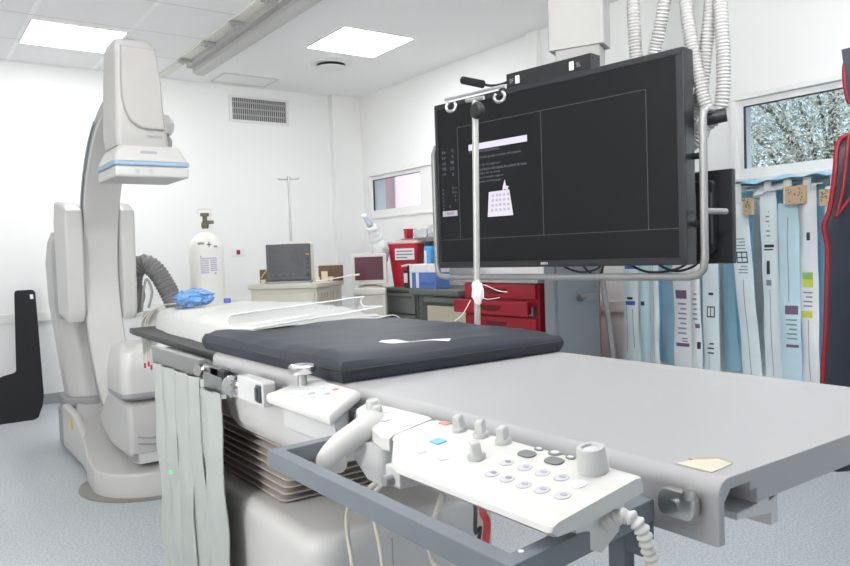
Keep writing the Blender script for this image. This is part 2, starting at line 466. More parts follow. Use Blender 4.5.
for k in range(42000):
    while True:
        p = Vector((random.uniform(-1, 1), random.uniform(-1, 1), random.uniform(-1, 1)))
        if p.length < 1: break
    q = Vector((7.6 + p.x * 1.2, 3.5 + p.y * 1.9, 2.0 + p.z * 1.25))
    if noise.noise(q * 1.7) < -.42: continue
    d = Vector((random.gauss(0, 1), random.gauss(0, 1), random.gauss(0, 1))).normalized(); u = d.orthogonal().normalized(); L = random.uniform(.035, .075); W = L * .36
    vs = [b.verts.new(q - d * L / 2), b.verts.new(q + u * W / 2), b.verts.new(q + d * L / 2 + d.cross(u) * L * .2), b.verts.new(q - u * W / 2)]
    b.faces.new(vs)
part(t, 'foliage', b, M['leaf'], smooth=0)

# ================================================================== ceiling fittings
def panel(cx, cy, label):
    t = thing('ceiling_light', label, 'ceiling light', (cx, cy, H), group='square ceiling light panels')
    b = B(); s = .31; w = .012
    for (x0, x1, y0, y1) in ((-s, s, -s, -s + w), (-s, s, s - w, s), (-s, -s + w, -s + w, s - w), (s - w, s, -s + w, s - w)):
        box(b, cx + x0, cx + x1, cy + y0, cy + y1, H - .012, H, .002)
    part(t, 'frame', b, M['trimw'])
    b = B(); box(b, cx - s + w, cx + s - w, cy - s + w, cy + s - w, H - .008, H - .001); part(t, 'diffuser', b, M['led'], smooth=0)
panel(1.11, 5.80, 'square ceiling light above the top of the x-ray gantry')
panel(2.98, 4.93, 'square ceiling light between the ceiling rail and the right wall')
for i, (px, py) in enumerate(((3.1, .9),)):  # extra panel added out of view to brighten the right side
    panel(px, py, 'added square fill light panel out of the picture, %s' % ('above the apron',)[i])

t = thing('ceiling_diffuser', 'round white air diffuser on the ceiling below the light panel', 'air diffuser', (3.07, 5.56, H))
b = B(); lathe(b, [(.175, 0), (.175, -.012), (.15, -.02), (.12, -.022), (.12, 0)], (3.07, 5.56, H), 36); part(t, 'ring', b, M['vent'])
b = B(); lathe(b, [(.125, -.001), (.125, -.006), (0, -.006)], (3.07, 5.56, H), 30); part(t, 'throat', b, M['ventd'])
b = B(); lathe(b, [(0, -.052), (.11, -.05), (.128, -.044), (.10, -.036), (0, -.034)], (3.07, 5.56, H), 36); part(t, 'disc', b, M['vent'])

t = thing('ceiling_hatch', 'flat rectangular access hatch on the ceiling above the vent', 'hatch', (2.67, 6.46, H))
b = B(); box(b, 2.42, 2.92, 6.3, 6.62, H - .006, H - .001, .001); part(t, 'panel', b, mat('hatch', (244, 244, 243), .8))
b = B()
for (x0, x1, y0, y1) in ((2.41, 2.93, 6.29, 6.30), (2.41, 2.93, 6.62, 6.63), (2.41, 2.42, 6.30, 6.62), (2.92, 2.93, 6.30, 6.62)): box(b, x0, x1, y0, y1, H - .009, H)
part(t, 'trim', b, mat('hatch trim', (214, 214, 212), .7))

t = thing('air_vent', 'white louvred air vent on the back wall under the ceiling hatch', 'air vent', (2.915, WY, 2.45))
b = B(); f = .03
for (x0, x1, z0, z1) in ((2.61, 3.22, 2.43, 2.455), (2.61, 3.22, 2.66, 2.685), (2.61, 2.64, 2.455, 2.66), (3.19, 3.22, 2.455, 2.66)): box(b, x0, x1, WY - .014, WY, z0, z1, .002)
part(t, 'frame', b, M['vent'])
b = B(); box(b, 2.64, 3.19, WY - .002, WY, 2.455, 2.66); part(t, 'backing', b, M['ventd'])
for k in range(3):
    b = B(); z = 2.50 + k * .058; box(b, 2.64, 3.19, WY - .011, WY - .004, z, z + .012); part(t, 'slat', b, mat('vent bar', (176, 175, 174), .6))
for k in range(26):
    b = B(); x = 2.65 + k * .0212; box(b, x, x + .009, WY - .008, WY - .003, 2.455, 2.66); part(t, 'fin', b, mat('vent fin', (176, 175, 175), .6) if k == 0 else D.materials['vent fin'])

t = thing('ceiling_rail', 'long aluminium ceiling rail carrying the monitor suspension', 'ceiling rail', (2.06, 4.2, H))
b = B(); box(b, 1.93, 2.02, 1.2, 6.66, H - .012, H, .002); part(t, 'mounting_strip', b, mat('rail strip', (226, 224, 216), .6))
b = B(); prism(b, [(2.07, H - .03), (2.07, H - .085), (2.10, H - .10), (2.16, H - .10), (2.18, H - .085), (2.18, H - .06), (2.12, H - .06), (2.12, H - .03)], 'y', 1.2, 6.1); part(t, 'profile', b, mat('rail aluminium', (190, 189, 186), .4, metal=.3))
b = B(); box(b, 2.02, 2.075, 1.2, 6.1, H - .05, H - .002); part(t, 'web', b, mat('rail web grey', (176, 175, 172), .5))  # mid grey web joining mounting strip and profile
for k in range(9):
    y = 5.98 - k * .55
    b = B(); box(b, 1.92, 2.09, y - .02, y + .02, H - .045, H - .012, .004); cyl(b, (1.95, y, H - .045), (1.95, y, H - .055), .012, n=10); part(t, 'bracket', b, M['alu'])
b = B(); box(b, 2.075, 2.115, 6.02, 6.10, H - .028, H, .003); part(t, 'end_stop', b, M['trimw'])

# ================================================================== things on the back wall side
t = thing('wall_socket', 'white wall socket plate with one red outlet', 'socket', (2.64, WY, 1.16))
b = B(); box(b, 2.575, 2.71, WY - .01, WY, 1.165, 1.235, .003); part(t, 'plate', b, M['trimw'])
b = B(); box(b, 2.62, 2.655, WY - .016, WY - .008, 1.18, 1.222, .003); part(t, 'outlet', b, M['sock'], label='dark red outlet')

# oxygen cylinder
cx, cy = 1.775, 5.12
t = thing('oxygen_cylinder', 'tall cream gas cylinder with printed label by the back wall', 'gas cylinder', (cx, cy, 0))
b = B(); lathe(b, [(.09, 0), (.115, .015), (.118, .05), (.118, 1.20), (.112, 1.25), (.09, 1.29), (.055, 1.318), (.034, 1.33), (.034, 1.355)], (cx, cy, 0), 36); part(t, 'body', b, M['o2'])
b = B(); lathe(b, [(.02, 1.355), (.026, 1.37), (.026, 1.395), (.016, 1.41), (.016, 1.44), (.03, 1.445), (.03, 1.465), (0, 1.468)], (cx, cy, 0), 16)
cyl(b, (cx, cy, 1.40), (cx + .05, cy - .03, 1.40), .013, n=10); part(t, 'valve', b, M['brass'], label='dark brass valve')
b = B(); a = Vector((.81, -.58, 0)) * .045; c0 = Vector((cx, cy, 0))
tube(b, [c0 + a + Vector((0, 0, 1.34)), c0 + a + Vector((0, 0, 1.44)), c0 + a + Vector((0, 0, 1.485)), c0 + Vector((0, 0, 1.495)), c0 - a + Vector((0, 0, 1.49)), c0 - a + Vector((0, 0, 1.46))], .005, 8, 30); part(t, 'guard', b, M['o2'])
def on_cyl(bm, a0, a1, z0, z1, r, n=8):
    def f(u, v): a = a0 + (a1 - a0) * u; return (cx + r * math.cos(a), cy + r * math.sin(a), z0 + (z1 - z0) * v)
    return sheet(bm, f, n, 2)
ac = math.atan2(-cy, -cx) + .1        # towards the camera side
b = B(); on_cyl(b, ac - .52, ac + .55, 1.03, 1.17, .1186); lab = part(t, 'label', b, M['paper'], label='white printed paper label')
b = B()
for k in range(9): on_cyl(b, ac - .46, ac + (.02 if k != 8 else .2), 1.045 + k * .0125, 1.051 + k * .0125, .1192, 5)
for k in range(7): on_cyl(b, ac + .1, ac + .5, 1.06 + k * .014, 1.067 + k * .014, .1192, 5)
on_cyl(b, ac + .34, ac + .44, 1.035, 1.05, .1192, 3); on_cyl(b, ac - .46, ac - .38, 1.155, 1.167, .1192, 3)
part(lab, 'print', b, mat('faint print', (176, 174, 184), .7))
b = B(); on_cyl(b, ac - .06, ac + .22, 1.238, 1.246, .1165); on_cyl(b, ac + .04, ac + .11, 1.225, 1.262, .1155)
part(t, 'cross', b, M['green'], label='small green cross')
b = B(); on_cyl(b, ac - .6, ac - .2, 1.243, 1.258, .1135); on_cyl(b, ac + .35, ac + .6, 1.222, 1.234, .117); part(t, 'stamp', b, M['ink'])

# beige cart with patient monitor
t = thing('medical_cart', 'beige metal drawer cart carrying the black patient monitor', 'cart', (2.36, 4.93, 0), -.86 + PI / 2 - PI / 2)
# local: x along the front edge (to the right in the picture), y into the depth
def cartbox(x0, x1, y0, y1, z0, z1, bev=.004): bm = B(); box(bm, x0, x1, y0, y1, z0, z1, bev); return bm
part(t, 'body', cartbox(-.25, .25, -.22, .28, .10, .915), M['beige'], world=False)
part(t, 'top', cartbox(-.265, .265, -.24, .30, .915, .95, .008), M['beige'], world=False)
for k in range(4):
    dr = part(t, 'drawer', cartbox(-.235, .235, -.232, -.22, .14 + k * .19, .315 + k * .19), M['beige2'] if 0 else M['beige'], world=False)
    part(dr, 'handle', cartbox(-.06, .06, -.246, -.232, .235 + k * .19, .25 + k * .19), M['beige2'], world=False)
for sx in (-.22, .22):
    for sy in (-.19, .19):
        b = B(); cyl(b, (sx - .012, sy, .045), (sx + .012, sy, .045), .045, n=16); box(b, sx - .018, sx + .018, sy - .012, sy + .012, .08, .1); part(t, 'castor', b, M['dgr'], world=False)
for i, x in enumerate((.252, )):
    b = B()
    for k in range(8): box(b, .25, .256, -.19 + k * .057, -.15 + k * .057, .2, .88, .002)
    part(t, 'side_panel', b, M['beige2'], world=False)

XC = XF[t.name]
pm = thing('patient_monitor', 'black patient monitor with lit screen standing on the beige cart', 'monitor', tuple(XC @ Vector((-.02, -.06, .95))), -.62)
b = B(); box(b, -.165, .165, .0, .13, .012, .285, .014); part(pm, 'housing', b, M['crt'], world=False)
b = B(); box(b, -.16, .16, -.018, .006, .018, .282, .008); bz = part(pm, 'bezel', b, M['dgr'], world=False)
b = B(); box(b, -.138, .105, -.0205, -.017, .045, .262); part(bz, 'screen', b, M['scrpm'], world=False, smooth=0, label='grey lit screen')
b = B()
prism(b, [(.01, .16), (.105, .11), (.105, .255), (.05, .262)], 'y', -.0212, -.0205); part(bz, 'dark_window', b, M['scrpm2'], world=False, smooth=0)
b = B()
for k in range(5): box(b, -.13, .0 - k * .01, -.0214, -.0206, .07 + k * .035, .0712 + k * .035)
for k in range(4): box(b, -.13 + .05 * k, -.10 + .05 * k, -.0214, -.0206, .058, .066)
part(bz, 'readout', b, M['scrline'], world=False, smooth=0)
b = B(); cyl(b, (.138, -.018, .055), (.138, -.03, .055), .013, n=18); part(pm, 'dial', b, M['blk'], world=False)
b = B()
for k in range(4): box(b, .13, .146, -.021, -.017, .10 + k * .03, .115 + k * .03, .001)
part(pm, 'button', b, M['blk'], world=False)
b = B(); box(b, .128, .15, -.0215, -.017, .198, .21, .001); part(pm, 'alarm_button', b, mat('orange button', (214, 140, 60), .4), world=False, label='orange button')
b = B(); box(b, -.17, .15, -.05, .12, 0, .014, .004); part(pm, 'base', b, M['gr'], world=False)
b = B(); box(b, -.06, .12, .03, .10, .285, .30, .01); part(pm, 'carry_handle', b, M['crt'], world=False)

t = thing('drip_pole', 'thin steel drip pole with small crossbar behind the patient monitor', 'drip pole', (2.57, 5.42, 0))
b = B(); cyl(b, (2.57, 5.42, .04), (2.57, 5.42, 1.77), .009, n=10); part(t, 'pole', b, M['steel'])
b = B(); tube(b, [(2.50, 5.465, 1.765), (2.51, 5.458, 1.755), (2.57, 5.42, 1.755), (2.63, 5.38, 1.755), (2.64, 5.375, 1.765)], .005, 8); cyl(b, (2.57, 5.42, 1.75), (2.57, 5.42, 1.78), .012, n=10); part(t, 'hook_bar', b, M['steel'])
for k in range(5):
    a = 2 * PI * k / 5; b = B(); tube(b, [(2.57, 5.42, .07), (2.57 + .15 * math.cos(a), 5.42 + .15 * math.sin(a), .045)], .012, 8); cyl(b, (2.57 + .15 * math.cos(a), 5.42 + .15 * math.sin(a), 0), (2.57 + .15 * math.cos(a), 5.42 + .15 * math.sin(a), .045), .018, n=10); part(t, 'leg', b, M['steel'])

def oncart(x, y, z=.95): return tuple(XC @ Vector((x, y, z)))
rzc = -.86
b = B(); box(b, -.06, .06, -.03, .03, 0, .10, .003); solo('wooden_box', b, M['brown'], 'small brown wooden box left of the patient monitor', 'box', oncart(-.245, .07), group='brown wooden boxes on the beige cart', local=True, rz=-.62)
b = B(); box(b, -.09, .09, -.025, .025, 0, .115, .003); solo('wooden_box', b, M['brown'], 'wide brown wooden box right of the patient monitor', 'box', oncart(.20, .20), group='brown wooden boxes on the beige cart', local=True, rz=-.62)
for (x, y, r, h, lb) in ((-.215, -.08, .02, .03, 'small cream cup in front of the left brown box'), (.16, .02, .022, .034, 'small cream cup in front of the right brown box'), (.245, .07, .02, .035, 'small cream cup at the cart edge near the right corner')):
    b = B(); lathe(b, [(r * .75, 0), (r, h * .9), (r, h), (r * .85, h), (r * .62, .006), (0, .006)], n=16); solo('plastic_cup', b, M['cream'], lb, 'cup', oncart(x, y), local=True, group='cream cups on the beige cart')
b = B(); box(b, -.022, .022, -.012, .012, 0, .075, .002); solo('carton', b, M['cream'], 'upright cream carton before the right brown box', 'carton', oncart(.205, .055), local=True, rz=rzc + .5)
b = B(); tube(b, [Vector(oncart(-.27, -.0, .99)), Vector(oncart(-.24, .0, 1.03)), Vector(oncart(-.2, .04, 1.085)), Vector(oncart(-.15, .06, 1.09)), Vector(oncart(-.11, .06, 1.06))], .004, 6, 20); solo('cable_loop', b, M['cable'], 'pale sensor cable looping over the left brown box', 'cable', oncart(-.2, .04, .95))
t = thing('suction_wand', 'slim white metal wand sticking out from the beige cart', 'wand', oncart(.23, -.1))
b = B(); d0 = Vector(oncart(.2, -.1, .96)); d1 = d0 + Vector((.30, -.1, .035)); cyl(b, d0, d1, .004, n=10); part(t, 'rod', b, M['trimw'])
b = B(); cyl(b, d1 - (d1 - d0).normalized() * .09, d1, .007, n=12); part(t, 'grip', b, M['trimw'])

# computer terminal on a trolley in the corner
t = thing('computer_trolley', 'beige trolley under the old monitor by the back corner', 'trolley', (3.25, 5.35, 0), -.6)
b = B(); box(b, -.135, .135, -.135, .135, .80, .86, .012); part(t, 'shelf', b, M['crt'], world=False)
b = B(); box(b, -.125, .125, -.12, .12, .45, .80, .01); part(t, 'cabinet', b, M['crt'], world=False)
for sx in (-.12, .12):
    for sy in (-.11, .11): b = B(); cyl(b, (sx, sy, 0), (sx, sy, .8), .016, n=10); part(t, 'leg', b, M['crt'], world=False)
XT = XF[t.name]
t = thing('crt_monitor', 'old beige monitor with dark red screen in the back corner', 'monitor', tuple(XT @ Vector((0, 0, .86))), -.6)
b = B(); prism(b, rrect(-.147, .147, .03, .285, .02), 'y', -.11, -.03, .006); part(t, 'housing', b, M['crt'], world=False)
b = B(); prism(b, rrect(-.13, .13, .045, .275, .02), 'y', -.03, .13, taper=.7); part(t, 'rear', b, M['crt'], world=False)
b = B(); box(b, -.118, .118, -.113, -.109, .065, .258, .002); part(t, 'screen', b, M['scrcrt'], world=False, smooth=0, label='dark red screen')
b = B(); lathe(b, [(.1, 0), (.1, .012), (.05, .02), (.05, .045)], n=24); part(t, 'foot', b, M['crt'], world=False)
b = B(); prism(b, rrect(-.07, .07, -.045, .045, .02), 'z', 0, .05, .01); solo('plastic_tray', b, M['bsky'], 'small sky blue tray left of the trolley beside the wand', 'tray', tuple(XT @ Vector((-.30, -.22, .80))), local=True)
t = thing('side_table', 'small white stand holding the sky blue tray', 'stand', tuple(XT @ Vector((-.30, -.22, 0))))
b = B(); cyl(b, (0, 0, .02), (0, 0, .78), .018, n=12); part(t, 'post', b, M['trimw'], world=False)
b = B(); box(b, -.1, .1, -.08, .08, .78, .80, .006); part(t, 'top', b, M['trimw'], world=False)
b = B(); lathe(b, [(.14, 0), (.14, .02), (.03, .035)], n=24); part(t, 'foot', b, M['trimw'], world=False)

t = thing('covered_arm', 'jointed equipment arm wrapped in clear plastic above the old monitor', 'equipment arm', (3.62, 5.98, 0))
def armp(p, r): return p
P0 = Vector((3.27, 5.44, 1.47)); P1 = Vector((3.31, 5.40, 1.375)); P2 = Vector((3.44, 5.46, 1.16)); P3 = Vector((3.58, 5.86, .95)); P4 = Vector((3.62, 5.98, .02))
b = B(); tube(b, [P1, P1.lerp(P2, .3), P1.lerp(P2, .6), P2, P3], lambda s: .042 + .034 * min(1, s / .3) + wob((s, 0, 0), .012, 30), 14, 40); part(t, 'plastic_cover', b, mat('cloudy film', (232, 233, 234), .25, var=.05, scale=18, bump=.5))
b = B(); cyl(b, P0, P1, .016, .022, 14); cyl(b, P1 + (P0 - P1) * .35, P1 + (P0 - P1) * .1, .026, n=14); part(t, 'handpiece', b, mat('arm handpiece', (176, 184, 200), .35, metal=.3))
b = B(); lathe(b, [(0, .02), (.02, .016), (.026, 0), (.02, -.016), (0, -.02)], tuple(P0), 16); part(t, 'tip', b, M['trimw'])
b = B(); cyl(b, P3, P4, .03, n=14); lathe(b, [(.18, -.02), (.18, .01), (.04, .03)], (3.62, 5.98, .02), 24); part(t, 'stand', b, M['crt'])

# grey drawer cabinets along the right wall
def drawer_cab(name, label, x0, x1, y0, y1, ztop, n, front, body, toplab=None):
    t = thing(name, label, 'cabinet', ((x0 + x1) / 2, (y0 + y1) / 2, 0))
    b = B(); box(b, x0 + .012, x1, y0 + .006, y1 - .006, .06, ztop - .03, .004); part(t, 'body', b, body)
    b = B(); box(b, x0 - .012, x1, y0, y1, ztop - .03, ztop, .006); part(t, 'top', b, body)
    b = B(); box(b, x0 + .04, x1 - .02, y0 + .02, y1 - .02, 0, .06); part(t, 'plinth', b, M['dgr'])
    h = (ztop - .03 - .09) / n
    for k in range(n):
        z0 = .08 + k * h
        b = B(); box(b, x0 - .008, x0 + .012, y0 + .03, y1 - .03, z0 + .012, z0 + h - .004, .004); d = part(t, 'drawer', b, front)
        b = B(); box(b, x0 - .02, x0 - .008, y0 + .06, y1 - .06, z0 + h - .035, z0 + h - .02, .003); part(d, 'handle', b, M['cab'])
    return t
drawer_cab('drawer_cabinet', 'grey steel drawer cabinet under the red sharps bin', 3.45, 3.98, 4.95, 5.55, .845, 4, M['cabd'], M['cab'])
t = thing('side_cabinet', 'dark grey cabinet with cream front panel left of the red cart', 'cabinet', (3.7, 4.62, 0))
b = B(); box(b, 3.46, 3.98, 4.29, 4.94, .06, .80, .004); part(t, 'body', b, M['cab'])
b = B(); box(b, 3.36, 3.98, 4.29, 4.94, .80, .845, .008); part(t, 'top', b, M['cab'])
b = B(); box(b, 3.40, 3.425, 4.31, 4.80, .745, .79, .01); part(t, 'rail', b, M['cabd'])
b = B(); box(b, 3.44, 3.46, 4.31, 4.80, .12, .715, .004); part(t, 'door', b, mat('cream panel', (206, 198, 178), .6), label='cream front panel')
b = B(); box(b, 3.5, 3.96, 4.32, 4.92, 0, .06); part(t, 'plinth', b, M['dgr'])

# things on the grey cabinets
t = thing('sharps_bin', 'big red sharps bin with pale lid on the grey cabinet', 'sharps bin', (3.69, 5.43, .845), .70)
b = B(); prism(b, rrect(-.12, .12, -.145, .145, .04), 'z', 0, .375); bmesh.ops.scale(b, vec=(1.0, 1.0, 1), verts=b.verts[:])
for v in b.verts:
    if v.co.z < .1: v.co.x *= .78; v.co.y *= .76
part(t, 'bucket', b, M['binr'], world=False)
b = B(); prism(b, rrect(-.127, .127, -.153, .153, .045), 'z', .375, .398, .008); prism(b, rrect(-.07, .07, -.09, .09, .03), 'z', .398, .41, .006); part(t, 'lid', b, M['binl'], world=False)
b = B(); box(b, -.1225, -.116, -.10, .075, .235, .335, .001)
lab = part(t, 'label', b, M['paper'], world=False, label='white warning label')
b = B()
for k in range(3): box(b, -.1235, -.1225, -.085 + (.0 if k else .05), .06, .25 + k * .027, .262 + k * .027)
part(lab, 'print', b, M['ink'], world=False)

b = B(); box(b, 0, .07, 0, .05, 0, .085, .006); box(b, -.004, .074, -.004, .054, .072, .088, .004)
solo('small_red_container', b, M['binr'], 'small red container on the end of the grey shelf', 'container', (0, 0, 0))
D.objects['small_red_container'].location = (3.81, 5.595, 1.2735)
t = thing('wall_shelf', 'grey metal shelf above the cabinet holding clear plastic packs', 'shelf', (3.9, 5.2, 1.21))
b = B(); box(b, 3.80, 3.99, 4.75, 5.68, 1.215, 1.272, .004); part(t, 'board', b, M['cabd'])
for y in (4.85, 5.6): b = B(); prism(b, [(3.99, 1.215), (3.83, 1.215), (3.99, 1.02)], 'y', y, y + .02); part(t, 'bracket', b, M['cab'])
for i, (y, w, h, lb) in enumerate(((5.42, .19, .075, 'clear plastic pack at the left of the grey shelf, beside the red container'), (5.20, .19, .105, 'crumpled clear plastic pack in the middle of the grey shelf'), (4.98, .18, .09, 'clear plastic pack at the right of the grey shelf by the monitor edge'))):
    b = B(); bmesh.ops.create_cube(b, size=1); bmesh.ops.subdivide_edges(b, edges=b.edges[:], cuts=5, use_grid_fill=True)
    for v in b.verts:
        q = v.co.copy(); v.co = Vector((q.x * .14, q.y * w, (q.z + .5) * h)); k = noise.noise_vector(v.co * 22 + Vector((i * 7, 0, 0))) * .018
        if q.z > -.45: v.co += k
        v.co.z = max(0, v.co.z); v.co.x = min(v.co.x, .075)
    solo('plastic_pack', b, M['clearbag'], lb, 'plastic pack', (3.90, y, 1.2735), local=True, group='clear packs on the grey shelf', smooth=20)

t = thing('spray_bottle', 'sky blue plastic bottle with white band beside the sharps bin', 'bottle', (3.68, 5.07, .845))
b = B(); lathe(b, [(.045, 0), (.05, .01), (.05, .26), (.05, .33), (.042, .345), (.03, .35)], n=24); part(t, 'body', b, M['bsky'], world=False)
b = B(); lathe(b, [(.028, .35), (.04, .352), (.04, .385), (0, .387)], n=20); part(t, 'cap', b, M['blk'], world=False, label='black cap')
b = B(); sheet(b, lambda u, v: (.0508 * math.cos(2.2 + u * 1.3), .0508 * math.sin(2.2 + u * 1.3), .2 + v * .11), 8, 1); part(t, 'label', b, M['paper'], world=False)
t = thing('soap_bottle', 'black bottle with white label in front of the sharps bin', 'bottle', (3.50, 5.13, .845))
b = B(); prism(b, rrect(-.03, .03, -.045, .045, .015), 'z', 0, .15, .01); lathe(b, [(.02, .15), (.02, .172), (.012, .175), (.012, .19)], n=14); part(t, 'body', b, M['blk'], world=False)
b = B(); box(b, -.032, -.029, -.02, .032, .045, .125); part(t, 'label', b, M['paper'], world=False)
b = B(); tube(b, [(0, 0, .185), (-.01, .03, .19), (-.02, .075, .183)], .008, 8); lathe(b, [(.025, .19), (.025, .2), (0, .202)], n=14); part(t, 'pump', b, M['trimw'], world=False)
t = thing('tissue_box', 'blue and white tissue box on the cabinet by the monitor', 'box', (3.53, 4.88, .845))
b = B(); box(b, 3.46, 3.60, 4.70, 5.06, .845, 1.01, .004); part(t, 'carton', b, M['tissue'])
b = B(); box(b, 3.457, 3.603, 4.697, 5.063, .975, 1.045, .006); part(t, 'upper_band', b, M['paper'], label='white upper band')
b = B(); box(b, 3.458, 3.461, 4.93, 4.97, .85, .975); box(b, 3.458, 3.461, 5.03, 5.06, .85, .975); part(t, 'white_stripe', b, M['paper'])
b = B()
for k in range(5): box(b, 3.4575, 3.461, 4.72 + k * .04, 4.745 + k * .04, .875, .9)
part(t, 'print', b, M['bluep'])

# red crash cart
t = thing('crash_cart', 'red drawer cart with one drawer pulled open behind the drip pole', 'cart', (3.5, 3.69, 0))
b = B(); box(b, 3.22, 3.78, 3.30, 4.03, .10, .92, .006); part(t, 'body', b, M['red'])
b = B(); box(b, 3.19, 3.80, 3.285, 4.05, .92, .955, .01); part(t, 'top', b, mat('cart top', (196, 192, 190), .5), label='pale grey top')
zz = [.955]
dz = [(.82, .915, 0), (.715, .805, .045), (.60, .70, 0), (.45, .585, 0), (.14, .435, 0)]
for z0, z1, out in dz:
    b = B(); box(b, 3.20 - out, 3.222 - out, 3.345 if out else 3.315, 4.085 if out else 4.015, z0, z1, .006); d = part(t, 'drawer', b, M['red'])
    if out:
        for ys in (3.315, 4.00): box_b = B(); box(box_b, 3.222 - out, 3.23, ys, ys + .012, z0 + .01, z1 - .03); part(d, 'runner', box_b, M['steel'], label='bare steel side')
        bb = B(); box(bb, 3.222 - out, 3.23, 3.32, 4.01, z0 + .005, z0 + .01); part(d, 'bottom', bb, M['gr'])
    b = B()
    yc = 3.69; zc = (z0 + z1) / 2
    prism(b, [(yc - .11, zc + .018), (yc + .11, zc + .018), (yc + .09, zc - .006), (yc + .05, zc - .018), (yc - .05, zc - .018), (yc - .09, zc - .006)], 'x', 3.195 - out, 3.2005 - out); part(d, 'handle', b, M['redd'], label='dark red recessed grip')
for sx in (3.28, 3.72):
    for sy in (3.36, 3.97): b = B(); cyl(b, (sx - .015, sy, .05), (sx + .015, sy, .05), .05, n=16); box(b, sx - .02, sx + .02, sy - .012, sy + .012, .08, .105); part(t, 'castor', b, M['blk'])
# metal partition
t = thing('metal_partition', 'blue grey metal partition panel with latch beside the red cart behind the monitor', 'partition', (3.42, 3.2, 0))
b = B(); box(b, 3.20, 3.60, 3.15, 3.235, .05, 1.5, .004); part(t, 'body', b, M['lock'])
b = B(); box(b, 3.215, 3.585, 3.138, 3.15, .07, 1.48, .004); d = part(t, 'door', b, M['lock'])
b = B(); cyl(b, (3.40, 3.138, .83), (3.40, 3.11, .83), .012, n=12); cyl(b, (3.38, 3.115, .83), (3.43, 3.115, .832), .016, n=12); part(d, 'lock_knob', b, M['steel'])
b = B(); box(b, 3.42, 3.55, 3.13, 3.138, .80, .845, .004); part(d, 'latch_plate', b, M['gr'])
for sx in (3.24, 3.56): b = B(); box(b, sx - .02, sx + .02, 3.10, 3.28, 0, .05, .004); part(t, 'foot', b, M['dgr'])
b = B(); tube(b, [(3.50, 2.94, 0), (3.50, 2.97, .5), (3.50, 3.05, 1.0), (3.50, 3.112, 1.42)], .018, 10, 20); cyl(b, (3.50, 2.94, 0), (3.50, 2.94, .02), .03, n=12)
solo('white_pole', b, M['tubeg'], 'pale metal pole leaning against the blue grey partition', 'pole', (3.50, 2.94, 0))

# black L-shaped shield leaning on the back wall
t = thing('black_shield', 'black L-shaped board leaning on the left back wall', 'board', (.6, 6.1, 0))
ang = math.atan2(.5, .95)
XL = Matrix.Translation((0, 6.1, 0)) @ Matrix.Rotation(-ang, 4, 'X')
def Lb(z): return z / .885
pts = [(.03, 0), (.76, 0), (.80, .02), (.835, .10), (.853, .18), (.882, .89), (.887, 1.05), (.875, 1.068), (.86, 1.073), (.76, 1.073), (.745, 1.065), (.74, 1.05), (.69, .40), (.67, .385), (.60, .37), (.55, .345), (.45, .33), (.03, .33)]
b = B(); prism(b, pts, 'y', 0, .018, .004); b.transform(XL); part(t, 'board', b, M['black'])
b = B(); box(b, .845, .868, -.001, 0, .99, 1.03); b.transform(XL); part(t, 'tag', b, M['paper'], label='small white tag')

# ================================================================== x-ray gantry (C-arm)
IX, IY, IZ = 1.02, 3.90, 1.06
g = thing('x_ray_gantry', 'tall white floor-mounted C-arm x-ray gantry with square detector on top', 'x-ray machine', (IX, IY, 0))
b = B(); lathe(b, [(0, 0), (.345, 0), (.345, .006), (.335, .01), (0, .01)], (1.02, 3.93, 0), 48); part(g, 'floor_plate', b, M['ringm'], label='dark round floor plate')
# platform: round front, arm running back to the tower foot
b = B()
pts = [(1.02 + .285 * math.cos(a), 3.90 + .285 * math.sin(a)) for a in [PI + PI * k / 24 for k in range(25)]]
pts = [(.80, 4.62), (.78, 4.32), (.745, 4.10)] + pts + [(1.30, 4.15), (1.27, 4.7), (1.22, 5.0), (.86, 5.0)]
def loft(bm, loops, bev=0):
    rs = [[bm.verts.new(p) for p in L] for L in loops]
    n = len(rs[0])
    for a, c in zip(rs, rs[1:]):
        for k in range(n): bm.faces.new((a[k], a[(k + 1) % n], c[(k + 1) % n], c[k]))
    bm.faces.new(list(reversed(rs[0]))); bm.faces.new(rs[-1])
def topz(y): return .115 + max(0, (y - 4.0)) * .16
loops = []
for zf, sc in ((0.0, 1.0), (.85, 1.0), (.96, .985), (1.0, .955)):
    loops.append([(1.02 + (x - 1.02) * sc, 4.2 + (y - 4.2) * sc, .01 + zf * topz(y)) for x, y in pts])
loft(b, loops); part(g, 'base_platform', b, M['wh'])
b = B()     # raised rib along the left of the arm
prism(b, [(4.30, .02), (4.95, .02), (4.95, .285), (4.60, .27), (4.42, .20), (4.30, .12)], 'x', .775, .83, .02); part(g, 'base_rib', b, M['wh'])
b = B(); prism(b, [(4.60, .19), (4.66, .195), (4.64, .245), (4.61, .24)], 'x', .7725, .775)
part(g, 'warning_sticker', b, M['yel'], label='yellow warning triangle')
b = B(); tri = [(.86, 4.05), (.97, 4.05), (.87, 4.15)]
Xs = Matrix.Translation((0, 0, 0))
prism(b, [(.885, 4.00), (.965, 4.01), (.905, 4.075)], 'z', 0, .003); b.transform(Matrix.Translation((0, 0, topz(4.03) + .0125)))
ws = part(g, 'warning_sticker', b, M['yel'], label='yellow warning triangle')
b = B(); prism(b, [(.902, 4.012), (.935, 4.02), (.908, 4.048)], 'z', 0, .001); b.transform(Matrix.Translation((0, 0, topz(4.03) + .0157))); part(ws, 'symbol', b, M['seam'])
